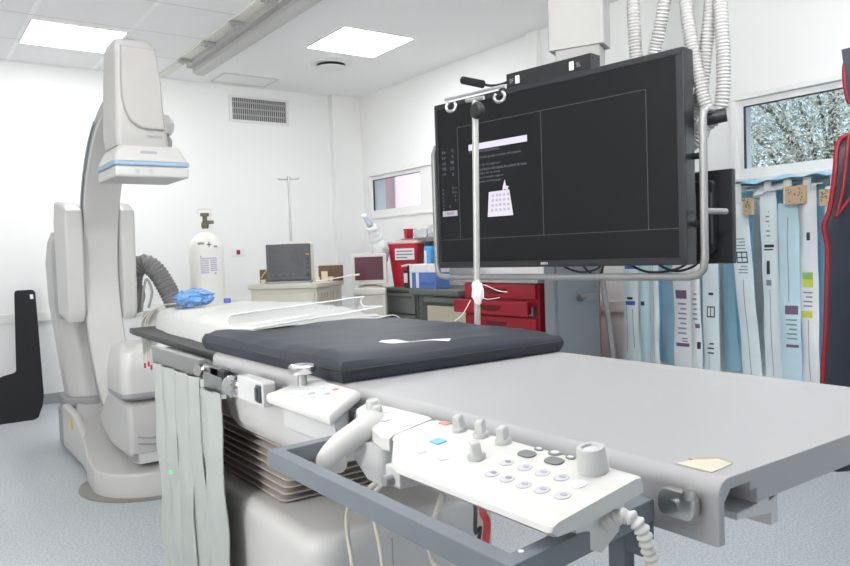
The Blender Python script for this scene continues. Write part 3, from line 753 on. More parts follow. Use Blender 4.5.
# tower: grey foot, white column leaning back, grey ring
b = B(); prism(b, rrect(.79, 1.20, 4.87, 5.34, .18, 8), 'z', 0, .235, .012); part(g, 'foot', b, M['gr'], label='grey tower foot')
b = B(); prism(b, rrect(.80, 1.19, 4.88, 5.33, .17, 8), 'z', .235, .315, .014); part(g, 'foot_ring', b, M['gr'])
b = B()
L = []
for z, x0, x1, y0, y1, r in ((.315, .835, 1.17, 4.93, 5.31, .12), (.55, .815, 1.18, 5.0, 5.36, .12), (.9, .79, 1.19, 5.04, 5.42, .10), (1.15, .785, 1.19, 5.06, 5.43, .10), (1.28, .80, 1.18, 5.08, 5.42, .10), (1.345, .82, 1.14, 5.14, 5.38, .10)):
    L.append([(x, y, z) for x, y in rrect(x0, x1, y0, y1, r, 6)])
loft(b, L); part(g, 'tower', b, M['wh2'])
b = B(); L = []
for z, d in ((.80, .0), (.86, .012), (1.22, .012), (1.30, .0)):
    L.append([(x, y, z) for x, y in rrect(.785 - d + .02, .88, 4.97, 5.16, .05, 5)])
loft(b, L); part(g, 'side_cover', b, M['gr'], label='grey side cover')
# carriage: two cheeks and a back that hold the C
for x0, x1, y0, z0, z1 in ((.795, .898, 4.70, .80, 1.50), (1.106, 1.19, 4.70, .80, 1.50)):
    b = B(); prism(b, [(y0 - .005, z0 + .06), (y0 + .04, z0 - .005), (y0 + .30, z0 + .03), (y0 + .33, z0 + .10), (y0 + .33, z1 - .10), (y0 + .27, z1 + .02), (y0 + .06, z1 - .005), (y0 - .035, z1 - .05)], 'x', x0, x1, .018, 3); part(g, 'carriage_cheek', b, M['wh'])
b = B(); box(b, .86, 1.14, 4.93, 5.12, .85, 1.46, .03); part(g, 'carriage_back', b, M['wh2'])
b = B(); cyl(b, (1.0, 5.0, 1.06), (1.0, 5.2, 1.06), .17, n=32); part(g, 'pivot', b, M['gr'])
# the C itself
ri, ro = .862, .925
b = B(); n = 72; a0, a1 = math.radians(-104), math.radians(82)
L = []
for k in range(n + 1):
    a = a0 + (a1 - a0) * k / n
    def Q(x, r): return (x, IY + r * math.cos(a), IZ + r * math.sin(a))
    c = .008
    L.append([Q(.902 + c, ri), Q(1.104 - c, ri), Q(1.104, ri + c), Q(1.104, ro - c), Q(1.104 - c, ro), Q(.902 + c, ro), Q(.902, ro - c), Q(.902, ri + c)])
loft(b, L); part(g, 'c_arc', b, M['wh'])
b = B(); L = []
for k in range(n + 1):
    a = a0 + (a1 - a0) * k / n
    L.append([(.8995, IY + r * math.cos(a), IZ + r * math.sin(a)) for r in (ri + .012, ro - .012)] + [(.9025, IY + r * math.cos(a), IZ + r * math.sin(a)) for r in (ro - .012, ri + .012)])
loft(b, L); part(g, 'arc_track', b, M['gr'], label='grey side track of the arc')
b = B(); tube(b, [(.894, IY + (ri + .035) * math.cos(a), IZ + (ri + .035) * math.sin(a)) for a in [math.radians(20 + k * 2.5) for k in range(20)]], .006, 8); part(g, 'arc_cable', b, mat('blue grey cable', (150, 160, 172), .5))
# detector on top
dx0, dx1, dy0, dy1 = .862, 1.215, 3.70, 4.06
b = B(); box(b, dx0, dx1, dy0, dy1, 1.545, 1.600, .012, 3); part(g, 'detector', b, M['wh2'])
b = B(); box(b, dx0 - .003, dx1 + .003, dy0 - .003, dy1 + .003, 1.600, 1.624, .008, 3); part(g, 'detector_band', b, M['blue'], label='pale blue bumper band')
b = B(); L = []
for z, s in ((1.624, 1.0), (1.640, .985), (1.690, .86), (1.702, .80)):
    L.append([(1.035 + (x - 1.035) * s, 3.885 + (y - 3.885) * s, z) for x, y in rrect(dx0, dx1, dy0, dy1, .03)])
loft(b, L); dc = part(g, 'detector_top', b, M['wh'])
b = B(); prism(b, rrect(.985, 1.065, 1.650, 1.674, .011, 6), 'y', 3.712, 3.722); part(dc, 'badge', b, M['gr'])
for ex, er in ((.965, .011), (1.03, .013)):
    b = B(); prism(b, [(ex + er * math.cos(2 * PI * k / 16), 1.573 + er * math.sin(2 * PI * k / 16)) for k in range(16)], 'y', 3.6985, 3.7); part(g, 'detector_emblem', b, D.materials.get('emblem grey') or mat('emblem grey', (178, 178, 182), .6))
# housing above the detector
b = B(); L = []
for z, x0, x1, y0, y1 in ((1.700, .885, 1.135, 3.735, 4.00), (1.76, .878, 1.125, 3.715, 4.00), (1.95, .882, 1.10, 3.70, 3.98), (2.17, .888, 1.075, 3.70, 3.95), (2.20, .894, 1.066, 3.715, 3.93), (2.212, .91, 1.05, 3.74, 3.90)):
    L.append([(x, y, z) for x, y in rrect(x0, x1, y0, y1, .03, 5)])
loft(b, L); hs = part(g, 'detector_housing', b, mat('housing grey white', (184, 182, 179), .38))
b = B()     # raised front cover with a curved lower left
pts = [(.912, 2.165), (.905, 2.0), (.908, 1.92), (.92, 1.86), (.945, 1.81), (.985, 1.782), (1.03, 1.775), (1.10, 1.775), (1.092, 2.0), (1.072, 2.165)]
prism(b, pts, 'y', 3.682, 3.74, .01, 3); part(hs, 'front_cover', b, mat('front cover grey', (172, 169, 166), .4))
b = B(); text(b, 'INNOVA', .07, .014, Matrix.Translation((1.025, 3.713, 1.738)) @ Matrix.Rotation(PI / 2, 4, 'X')); part(hs, 'lettering', b, M['ink'], smooth=0)
b = B(); lathe(b, [(0, .052), (.03, .046), (.05, .024), (.056, 0), (.052, -.03), (.04, -.05), (0, -.055)], (1.165, 3.93, 1.845), 24); part(g, 'side_knob', b, M['wh'])
b = B(); tube(b, [(1.12, 4.0, 1.80), (1.18, 3.95, 1.78), (1.185, 3.94, 1.74), (1.15, 3.97, 1.70)], .022, 10, 16); part(g, 'side_knob_stem', b, M['gr'])
# tube at the bottom
b = B(); L = []
for z, x0, x1, y0, y1, r in ((.505, .84, 1.235, 3.68, 4.02, .05), (.60, .842, 1.23, 3.685, 4.02, .05), (.70, .852, 1.215, 3.70, 4.00, .06), (.735, .88, 1.18, 3.74, 3.97, .06)):
    L.append([(x, y, z) for x, y in rrect(x0, x1, y0, y1, r, 6)])
loft(b, L); part(g, 'collimator_housing', b, M['wh'])
b = B(); L = []
for z, d in ((.47, -.015), (.485, 0), (.505, 0)): L.append([(x, y, z) for x, y in rrect(.84 - d, 1.235 + d, 3.68 - d, 4.02 + d, .05, 6)])
loft(b, L); part(g, 'collimator_rim', b, M['gr'], label='grey lower rim')
b = B()
# lower tube cover, its back follows the arc
prof = [(4.10, .465), (3.72, .462), (3.68, .44), (3.665, .36), (3.68, .215), (3.72, .19), (3.90, .19)]
prof += [(IY + (ri + .02) * math.cos(a), IZ + (ri + .02) * math.sin(a)) for a in [math.radians(-90 + 6 * k) for k in range(1, 6)]]
prism(b, prof, 'x', .858, 1.23, .03, 3); tc = part(g, 'tube_cover', b, M['wh2'])
b = B(); L = []
for k in range(2): pass
for z0 in (.265, .295): tube(b, [(.90, 3.672, z0), (.97, 3.668, z0 - .012), (1.04, 3.67, z0)], .004, 6, 10)
part(tc, 'grip_line', b, M['gr'])
# corrugated cable hose out of the carriage
b = B(); corrugated(b, [(1.20, 4.90, .83), (1.20, 4.86, .98), (1.215, 4.84, 1.08), (1.27, 4.82, 1.125), (1.33, 4.79, 1.08), (1.38, 4.76, .98), (1.42, 4.72, .86), (1.45, 4.70, .76), (1.40, 4.85, .60), (1.22, 4.98, .50), (1.15, 5.05, .45)], .062, .021, .12, 16); part(g, 'corrugated_hose', b, M['hosed'], label='dark grey corrugated cable hose')
b = B(); tube(b, [(1.225, 4.76, .83), (1.235, 4.74, .95), (1.26, 4.74, 1.03), (1.285, 4.73, .95), (1.262, 4.74, .85)], .008, 8, 24); part(g, 'hose_strap', b, M['tubeg'])
b = B(); cyl(b, (1.19, 4.86, .93), (1.235, 4.82, .93), .07, n=20); part(g, 'hose_collar', b, M['hosed'])

# ================================================================== patient table
TX0, TX1, TY0, TY1, TZ = .692, 1.318, .45, 1.985, .88
t = thing('patient_table', 'long grey x-ray patient table with pedestal base and black carbon head end', 'table', (1.0, 1.3, 0))
def arc(cx, cz, r, a0, a1, n=5): return [(cx + r * math.cos(math.radians(a0 + (a1 - a0) * k / n)), cz + r * math.sin(math.radians(a0 + (a1 - a0) * k / n))) for k in range(n + 1)]
r = .02
prof = [(TX0, .808)] + arc(TX0 + r, TZ - r, r, 180, 90) + arc(TX1 - r, TZ - r, r, 90, 0) + [(TX1, .808), (TX1 - .012, .808), (TX1 - .012, TZ - .022), (TX1 - .028, TZ - .014), (1.262, TZ - .014), (1.262, .84), (.766, .84), (.766, .856), (.752, .856), (.752, TZ - .014), (TX0 + .024, TZ - .014), (TX0 + .012, TZ - .026), (TX0 + .012, .808)]
b = B(); prism(b, prof, 'y', TY0, TY1, .0025, 2); top = part(t, 'tabletop', b, M['tab'])
b = B(); box(b, .715, 1.29, .62, TY1 - .02, .80, .841); part(t, 'core', b, M['tabd'], label='darker core under the top')
b = B(); prism(b, [(.775, .842), (.80, .842), (.80, .834), (.818, .838), (.818, .804), (.802, .804), (.802, .818), (.735, .826), (.735, .834), (.775, .836)], 'y', .455, .60, .002); part(t, 'channel_bracket', b, M['tabs'])
b = B(); box(b, .72, 1.29, TY1, 2.45, .80, .845, .01); box(b, .74, 1.27, 1.9, 2.62, .80, .835, .01); part(t, 'cradle_carriage', b, M['tabs'])
b = B(); prism(b, [(.70, 1.86), (1.30, 1.86), (1.30, 3.0), (1.24, 3.09), (.745, 3.09), (.735, 3.0)], 'z', .850, .872, .006); part(t, 'cradle', b, M['carb'], label='black carbon cradle plate')
# accessory rail along the near side
b = B(); box(b, .664, .672, .99, 1.93, .826, .852, .002)
for y in (1.05, 1.42, 1.88): box(b, .668, .694, y, y + .03, .83, .848)
part(t, 'side_rail', b, M['steel'])
b = B(); box(b, 1.338, 1.346, .7, 1.93, .826, .852, .002)
for y in (.8, 1.3, 1.85): box(b, 1.316, 1.34, y, y + .03, .83, .848)
part(t, 'side_rail', b, M['steel'])
# underside carriage, bellows and pedestal
b = B(); L = []
for z, d in ((.81, 0), (.76, .0), (.715, .02), (.685, .06), (.675, .10)):
    L.append([(x, y, z) for x, y in rrect(.70 + d * .4, 1.30 - d * .4, 1.33 + d, 1.98 - d * .3, .08, 6)])
loft(b, L); part(t, 'lift_head', b, M['wh'])
b = B()
z0, z1, nf = .497, .692, 9
for k in range(nf):
    za = z0 + (z1 - z0) * k / nf; e = (za - z0) / (z1 - z0); hh = (z1 - z0) / nf
    L = []
    for zz, d in ((za, .035), (za + hh * .42, .0), (za + hh * .62, .0), (za + hh, .035)):
        L.append([(x, y, zz) for x, y in rrect(.772 - .02 * e + d, 1.25 + .02 * e - d, 1.735 - .13 * e + d, 2.30 - d, .02, 2)])
    loft(b, L)
part(t, 'bellows', b, M['bel'], label='folded grey brown bellows', smooth=0)
b = B(); L = []
for z, d in ((0, 0), (.45, 0), (.48, .006), (.494, .018), (.5, .04)):
    L.append([(x, y, z) for x, y in rrect(.712 + d, 1.27 - d, 1.46 + d, 2.45 - d, .075, 8)])
loft(b, L); ped = part(t, 'pedestal', b, M['wh'])
b = B(); box(b, .985, 1.0, 1.4585, 1.461, .33, .35, .001); part(ped, 'square_mark', b, M['ink'])
b = B(); box(b, .92, .922, 1.4585, 1.461, .02, .46); part(ped, 'panel_seam', b, M['gr'])
b = B(); prism(b, [(.60, 1.35), (1.36, 1.35), (1.36, 2.55), (.60, 2.55)], 'z', 0, .02, .008); part(t, 'floor_plate', b, M['gr'])

# mattress
mt = thing('mattress', 'dark slate vinyl mattress pad on the middle of the table', 'mattress', (1.0, 1.6, TZ))
def mattress_fn(bm, x0, x1, y0, y1, z0, h):
    bmesh.ops.create_cube(bm, size=1); bmesh.ops.subdivide_edges(bm, edges=bm.edges[:], cuts=27, use_grid_fill=True)
    for v in bm.verts:
        q = v.co; u, w, s = q.x + .5, q.y + .5, q.z + .5
        x = x0 + (x1 - x0) * u; y = y0 + (y1 - y0) * w
        edge = min(u * (x1 - x0), (1 - u) * (x1 - x0), w * (y1 - y0), (1 - w) * (y1 - y0))
        k = min(1, edge / .035); rnd = 1 - (1 - k) ** 2
        z = z0 + h * s * (1 if s < .5 else (.82 + .18 * rnd))
        if s > .1: z += (wob((x, y, 0), .006, 4) + wob((x * .6, y * 2.2, 3), .005, 9)) * s
        side = .008 * math.sin(PI * min(1, s * 1.0))
        x += side * (-1 if u < .02 else 1 if u > .98 else 0); y += side * (-1 if w < .02 else 1 if w > .98 else 0)
        v.co = (x, y, z)
b = B(); mattress_fn(b, .70, 1.30, 1.268, 2.06, TZ + .001, .052)
for v in b.verts:
    if v.co.y > 1.995 and v.co.z < .9: v.co.z = max(v.co.z, .874)
pad = part(mt, 'pad', b, M['matt'], smooth=60)
b = B(); tube(b, [(.6935, 2.03, .905), (.692, 1.65, .905), (.692, 1.28, .905), (.694, 1.264, .905), (.710, 1.2605, .905), (1.290, 1.2605, .905), (1.306, 1.264, .905), (1.308, 1.28, .905), (1.308, 1.7, .905), (1.3065, 2.03, .905)], .0028, 6); part(mt, 'zip_piping', b, M['blk'])
def mtop(x, y): return TZ + .001 + .052 + wob((x, y, 0), .006, 4) + wob((x * .6, y * 2.2, 3), .005, 9) + .0012
b = B(); PA, PB = Vector((.885, 1.425, 0)), Vector((1.0, 1.31, 0)); pn = Vector((.717, .697, 0))
def patchf(u, v):
    p = PA.lerp(PB, u) + pn * ((v - .5) * (.035 + .014 * math.sin(7 * u)) + .007 * math.sin(9 * u + 1)); return (p.x, p.y, mtop(p.x, p.y))
sheet(b, patchf, 22, 6); part(mt, 'tape_patch', b, M['paper'], label='ragged white tape patch')

# white drape over the head pad
b = B()
def drape(u, v):
    y = 1.97 + 1.135 * v
    w0 = .775 + .06 * v - .03 * math.sin(PI * v); w1 = 1.33 - .03 * v
    x = w0 + (w1 - w0) * u
    e = min(u * (w1 - w0), (1 - u) * (w1 - w0)); k = min(1, e / .05); rnd = math.sqrt(max(0, 1 - (1 - k) ** 2))
    ev = min(1, (1 - v) * 1.1 / .09); rv = math.sqrt(max(0, 1 - (1 - ev) ** 2))
    h = .058 + .018 * math.sin(PI * min(1, v * 1.1)) + .012 * v
    z = .873 + h * rnd * rv + (wob((x * .8, y, 1), .016, 4) + wob((x, y * 1.5, 2), .010, 11) + .006 * abs(noise.noise(Vector((x * 9 + y * 14, y * 5 - x * 9, 0))))) * rnd * rv
    return (x + wob((x, y, 5), .02, 5) * (1 - rnd), y + (.01 * math.sin(9 * u) if v > .99 else 0), max(.8735, z))
sheet(b, drape, 36, 60, .003)
dr = solo('white_drape', b, M['sheet'], 'white crumpled sheet over the head pad on the black cradle', 'sheet', (1.05, 2.5, .873), smooth=70)
b = B()     # corner of the sheet hanging off the head end
sheet(b, lambda u, v: (.80 + .17 * u - .03 * v * u, 3.09 + .03 * min(1, v * 4) + wob((u, v, 0), .02, 3), .90 - .15 * v * (1 - .75 * u) + .035 * (1 - v)), 10, 14, .003)
part(dr, 'hanging_corner', b, M['sheet'], smooth=70)
# clear acrylic arm board across the table
def acr(u, v):
    p = Vector((.745, 1.80, .951)).lerp(Vector((1.37, 2.165, .951)), u)
    nrm = Vector((-.49, .87, 0))
    if v < .30: q = nrm * (0.01 + v * .22); z = .0 + v * .0
    else:
        a = (v - .30) / .70 * PI * .9; q = nrm * (.076 + .018 * math.sin(a)); z = .018 * (1 - math.cos(a))
    p = p + q; p.z += z
    return p
b = B(); sheet(b, acr, 20, 16, .003); ab = solo('acrylic_arm_board', b, M['acryl'], 'clear curved acrylic arm board lying across the mattress and sheet', 'arm board', (1.08, 2.0, .95), smooth=50)
b = B(); rim = [acr(k / 30, 0) for k in range(31)] + [acr(1, k / 30) for k in range(1, 31)] + [acr(1 - k / 30, 1) for k in range(1, 31)] + [acr(0, 1 - k / 30) for k in range(1, 31)]
tube(b, rim, .0028, 6); part(ab, 'edge_glint', b, mat('acrylic edge glint', (246, 247, 248), .15))  # white tube paints in the bright edges of the clear acrylic
# crumpled blue plastic bag
b = B(); bmesh.ops.create_icosphere(b, subdivisions=4, radius=1)
for v in b.verts:
    q = v.co.copy(); k = noise.noise_vector(q * 2.6) * .35 + noise.noise_vector(q * 6) * .16; q = q + k
    v.co = Vector((.955 + q.x * .075 + q.y * .02, 2.92 + q.y * .11, max(.0, .03 + q.z * .034) + .955))
solo('blue_plastic_bag', b, M['bluebag'], 'crumpled translucent blue plastic bag on the white sheet', 'plastic bag', (.955, 2.92, .955), smooth=25)
b = B(); lathe(b, [(.012, 0), (.014, .004), (.014, .018), (0, .02)], (1.075, 2.88, .958), 14); solo('bottle_cap', b, M['bluep'], 'tiny dark blue cap on the sheet right of the blue bag', 'cap', (1.075, 2.88, .958))
t = thing('lead_wires', 'thin grey sensor wires with red tips hanging over the head end', 'wires', (.80, 3.11, .87))
for k, (x, zb) in enumerate(((.80, .715), (.815, .72), (.825, .705))):
    b = B(); tube(b, [(.93 - .03 * k, 2.9, .968), (.86, 3.03, .955), (x, 3.105, .90), (x, 3.12, .80), (x + .004, 3.115, zb)], .0022, 6, 24); w = part(t, 'wire', b, M['cablek'] if 0 else M['cable'])
    b = B(); cyl(b, (x + .004, 3.115, zb + .006), (x + .004, 3.115, zb - .014), .0045, n=8); part(w, 'tip', b, M['redp'], label='red tip')

# ---- lead curtain on the near side
t = thing('lead_curtain', 'grey green lead vinyl curtain strips hanging from the table side', 'curtain', (.67, 2.15, .05))
b = B(); box(b, .660, .671, 2.01, 2.467, .80, .853, .002); box(b, .658, .680, 1.995, 2.47, .848, .860, .002); part(t, 'hanger_rail', b, M['steel'], label='brushed metal hanger rail')
b = B(); box(b, .658, .667, 1.83, 1.968, .787, .831, .002); part(t, 'hanger_plate', b, M['steel'])
b = B(); box(b, .664, .682, 1.815, 2.03, .828, .85, .003); cyl(b, (.68, 2.0, .835), (.648, 1.985, .835), .016, n=14); part(t, 'hanger_arm', b, M['steel'])
def strip(y0, y1, zt, x0, ph, lean):
    b = B()
    def f(u, v):
        y = y0 + (y1 - y0) * u; z = zt - (zt - .05) * v
        bow = .012 * math.sin(PI * u) * (1 - .3 * v) + wob((u * .9 + ph, v * 1.7, ph), .013, 2.6) * min(1, v * 3)
        return (x0 - bow + lean * v, y + (.007 * math.sin(v * 4 + ph) * v), z)
    return sheet(b, f, 10, 34, .003)
for i, (y0, y1, zt, x0, ph, ln) in enumerate(((2.36, 2.467, .81, .664, .3, .005), (2.24, 2.366, .81, .660, 1.9, .008), (2.118, 2.248, .81, .664, 3.1, .004), (2.013, 2.124, .81, .660, 4.4, .008), (1.935, 2.02, .81, .668, 5.2, .004), (1.83, 1.968, .79, .656, 6.6, .008))):
    part(t, 'strip', strip(y0, y1, zt, x0, ph, ln), M['strip'], smooth=60)
b = B(); lathe(b, [(0, .0), (.004, .0), (.006, .004), (0, .008)], n=10, mtx=Matrix.Translation((.640, 2.238, .50)) @ Matrix.Rotation(-PI / 2, 4, 'Y')); part(t, 'green_lamp', b, M['gled'], label='tiny green lit lamp')

# ---- rail clamp with chrome knob, and the black locking knob
t = thing('rail_clamp', 'light grey block clamp with chrome knob on the table side rail', 'clamp', (.64, 1.58, .80))
b = B(); prism(b, rrect(1.505, 1.655, .806, .862, .008), 'x', .632, .664, .004); part(t, 'block', b, M['tabs'])
b = B(); box(b, .626, .633, 1.512, 1.535, .815, .855, .004); box(b, .622, .628, 1.517, 1.530, .82, .85, .002); part(t, 'lever', b, M['dgr'])
b = B(); cyl(b, (.645, 1.65, .835), (.640, 1.72, .83), .008, n=12); lathe(b, [(.008, 0), (.022, .006), (.026, .02), (.022, .034), (.01, .04), (0, .04)], n=20, mtx=Matrix.Translation((.64, 1.685, .83)) @ Matrix.Rotation(-PI / 2, 4, 'X')); box(b, .632, .65, 1.70, 1.715, .80, .83, .004); part(t, 'knob', b, M['chrome'], label='chrome clamp knob')
t = thing('locking_knob', 'small black wing knob at the end of the curtain rail', 'knob', (.65, 1.785, .81))
b = B(); box(b, .64, .66, 1.76, 1.81, .838, .858, .006); cyl(b, (.652, 1.785, .81), (.652, 1.785, .84), .009, n=10); part(t, 'wing', b, M['blk'])
b = B(); cyl(b, (.655, 1.80, .838), (.665, 1.86, .838), .005, n=10); part(t, 'screw', b, M['steel'])
t = thing('chrome_handle', 'chrome mushroom knob on a post beside the small control panel', 'handle', (.64, 1.325, .84))
b = B(); cyl(b, (.64, 1.325, .84), (.64, 1.325, .91), .009, n=16); part(t, 'post', b, M['steel'])
b = B(); lathe(b, [(.009, 0), (.024, .003), (.027, .009), (.027, .017), (.024, .02), (.019, .0175), (0, .0165)], (.64, 1.325, .899), 28); part(t, 'cap', b, M['chrome'])
b = B(); box(b, .62, .668, 1.29, 1.36, .826, .842, .003); part(t, 'foot', b, M['steel'])

# ---- small control panel
CP = Matrix.Translation((.57, 1.075, .848)) @ Matrix.Rotation(math.radians(-7), 4, 'Y')
t = thing('small_control_panel', 'small white control panel hanging from the table rail, furthest from the camera', 'control panel', (.62, 1.2, .83))
b = B(); prism(b, [(-.003, .0), (.0, .262), (.105, .30), (.118, .275), (.113, .095)], 'z', -.022, 0, .008, 3); b.transform(CP @ Matrix.Translation((0, 0, .022))); cpn = part(t, 'housing', b, M['cons'])
b = B(); prism(b, [(.02, .03), (.02, .24), (.10, .27), (.10, .11)], 'z', -.055, 0, .012, 3); b.transform(CP); part(t, 'under_cover', b, M['tabs'])
CPs = CP @ Matrix.Translation((0, 0, .022))
for (x, y, m, rr) in ((.055, .215, 'btn', .014), (.075, .175, 'btn', .008), (.09, .145, 'btnr', .006), (.085, .19, 'btn', .006), (.05, .165, 'btnp', .007), (.035, .135, 'btn', .008), (.03, .17, 'btn', .007), (.028, .205, 'btn', .007), (.065, .13, 'btnp', .006), (.07, .24, 'btn', .006)):
    b = B(); lathe(b, [(rr, 0), (rr, .0012), (rr * .7, .002), (0, .002)], n=16, mtx=CPs @ Matrix.Translation((x, y, 0))); part(cpn, 'button', b, M[m])
b = B(); box(b, .655, .672, 1.15, 1.25, .815, .85, .003); part(t, 'rail_hook', b, M['steel'])

# ---- main control console
def cz(x): return .873 + (x - .475) * .157
t = thing('control_console', 'large white angled control console with grey knobs beside the near table end', 'control console', (.55, .65, .82))
b = B()
YA, YB = .489, .84
secs = []
N = 14
for k in range(N + 1):
    y = YA + (YB - YA) * k / N
    xf = .474 if y < .755 else .474 + (y - .755) / (YB - .755) * .06
    secs.append((y, xf))
L = []
for y, xf in secs:
    xb = .617; th = .019
    e = .004
    L.append([(xf + .004, y, cz(xf) - .006), (xf + .006, y, cz(xf) - .001), (xf + .014, y, cz(xf + .014)), (xb - .012, y, cz(xb - .012)), (xb - .003, y, cz(xb) - .003), (xb, y, cz(xb) - .012), (xb, y, cz(xb) - th), (xf + .05, y, cz(xf + .05) - th), (xf + .012, y, cz(xf) - .012)])
# round the near end off
first = L[0]
def inset(Lp, dy, s, cx=.546, czz=.876): return [(cx + (x - cx) * s, y + dy, czz + (z - czz) * s) for x, y, z in Lp]
L = [inset(first, -.004, .955)] + L + [inset(L[-1], .004, .95)]
loft(b, L); hous = part(t, 'housing', b, M['cons'], smooth=45)
b = B(); L = []
for y, s in ((.502, .9), (.506, 1), (.78, 1), (.80, .7)):
    L.append([(.546 + (x - .546) * s, y, z) for x, z in ((.525, .866), (.60, .874), (.612, .866), (.60, .836), (.57, .820), (.535, .834))])
loft(b, L); part(t, 'under_cover', b, M['cons'])
def on_con(x, y): return Matrix.Translation((x, y, cz(x) + .0002)) @ Matrix.Rotation(-math.atan(.157), 4, 'Y')
def knob(x, y, r, h, rot, big=False):
    b = B()
    if big: lathe(b, [(r * .98, 0), (r, .004), (r * .93, h - .004), (r * .88, h), (r * .60, h), (r * .52, h - .003), (0, h - .004)], n=32, mtx=on_con(x, y))
    else:
        lathe(b, [(r * 1.05, 0), (r * 1.05, .004), (r * .9, .006)], n=20, mtx=on_con(x, y))
        X = on_con(x, y) @ Matrix.Rotation(rot, 4, 'Z')
        bb = B(); prism(bb, rrect(-r * .82, r * .82, -r * .60, r * .60, r * .3, 4), 'z', .004, h, .003, 3, taper=.88); bb.transform(X)
        me = D.meshes.new('tmp'); bb.to_mesh(me); bb.free(); b.from_mesh(me); D.meshes.remove(me)
    k = part(hous, 'knob', b, M['knob'])
    if big:
        b = B(); lathe(b, [(r * .5, h - .0035), (r * .5, h - .0025), (0, h - .002)], n=24, mtx=on_con(x, y)); part(k, 'knob_face', b, M['btn'])
knob(.600, .772, .0105, .021, .5); knob(.600, .727, .0105, .021, .6); knob(.600, .684, .0105, .021, .4); knob(.549, .675, .0105, .021, 1.1)
knob(.594, .534, .0165, .027, 0, True)
def btn(x, y, rx, ry, m, name='button', h=.0012, ring=None):
    b = B(); X = on_con(x, y)
    pts = [(rx * math.cos(2 * PI * k / 20), ry * math.sin(2 * PI * k / 20)) for k in range(20)]
    prism(b, pts, 'z', 0, h, .0004, 1); b.transform(X); o = part(hous, name, b, M[m])
    return o
btn(.572, .811, .010, .008, 'btnw', 'white_disc'); btn(.560, .524, .0095, .0085, 'btnw', 'white_disc')
for x, y in ((.527, .757), (.528, .713)): btn(x, y, .0085, .0085, 'tab' if 0 else 'btn', h=.0006)
b = B(); prism(b, rrect(-.008, .008, -.0105, .0105, .003), 'z', 0, .0015, .0006, 1); b.transform(on_con(.558, .764)); part(hous, 'button', b, M['btnb'], label='pale blue button')
b = B(); prism(b, rrect(-.005, .005, -.009, .009, .002), 'z', 0, .0012, .0004, 1); b.transform(on_con(.606, .814)); part(hous, 'button', b, M['btnr'], label='pale red button')
for x, y in ((.588, .630), (.590, .588)):
    b = B(); prism(b, rrect(-.0085, .0085, -.0125, .0125, .008, 6), 'z', 0, .002, .0007, 1); b.transform(on_con(x, y)); part(hous, 'button', b, M['btnd'], label='dark grey oval button')
for x, y, rx, ry in ((.6065, .629, .0045, .007), (.6075, .604, .007, .009), (.607, .579, .0045, .007)):
    btn(x, y, rx, ry, 'btnd'); btn(x, y, rx * .62, ry * .62, 'btn', 'button_face', .0022)
for i, (x, y) in enumerate(((.559, .633), (.560, .604), (.561, .577), (.563, .551), (.529, .624), (.529, .599), (.528, .572), (.530, .547), (.532, .520))):
    btn(x, y, .0088, .0088, 'btnf', h=.0007)
    btn(x + .002, y, .003, .0045, 'ink' if i in (0, 4, 5) else 'btnp', 'button_mark', .0012)

# ---- middle panel with the thick curved handle
t = thing('joystick_panel', 'white panel with curved thick grip handle between the two control panels', 'control panel', (.57, .93, .84))
b = B(); L = []
for y, x0, x1 in ((.846, .535, .614), (.86, .532, .617), (.95, .555, .615), (1.0, .575, .61), (1.012, .58, .605)):
    L.append([(x0, y, cz(x0) - .02), (x0, y, cz(x0) - .004), (x0 + .006, y, cz(x0)), (x1 - .006, y, cz(x1)), (x1, y, cz(x1) - .004), (x1, y, cz(x1) - .03), (x0 + .02, y, cz(x0) - .03)])
loft(b, L); hp = part(t, 'housing', b, M['cons'], smooth=50)
b = B(); tube(b, [(.585, .955, .872), (.556, .93, .880), (.528, .925, .872), (.508, .938, .856), (.500, .958, .836), (.510, .98, .822), (.535, .99, .815)], lambda s: .020 - .005 * min(1, s / .2), 16, 40); part(t, 'grip', b, M['cons'])
b = B(); L = []
for z, s in ((.862, 1), (.83, .95), (.80, .6)): L.append([(.572 + (x - .572) * s, .91 + (y - .91) * s, z) for x, y in rrect(.535, .61, .865, .96, .015)])
loft(b, L); part(t, 'joystick_boot', b, M['tabs'])
b = B(); box(b, .497, .531, .765, .80, .835, .862, .004); part(t, 'plug_block', b, M['tabs'])
b = B(); cyl(b, (.50, .783, .845), (.485, .783, .845), .007, n=12); part(t, 'plug_socket', b, M['gr'])
for (x, y, m, rx, ry, h) in ((.596, .985, 'knob', .012, .014, .012), (.585, .955, 'knob', .008, .008, .010)):
    b = B(); lathe(b, [(rx, 0), (rx, h * .7), (rx * .8, h), (0, h)], n=18, mtx=on_con(x, y)); part(hp, 'knob', b, M[m])
for (x, y) in ((.571, .912), (.601, .918), (.576, .862), (.60, .872), (.596, .945)):
    b = B(); lathe(b, [(.008, 0), (.008, .0007), (0, .0009)], n=18, mtx=on_con(x, y)); part(hp, 'button', b, M['btn'])

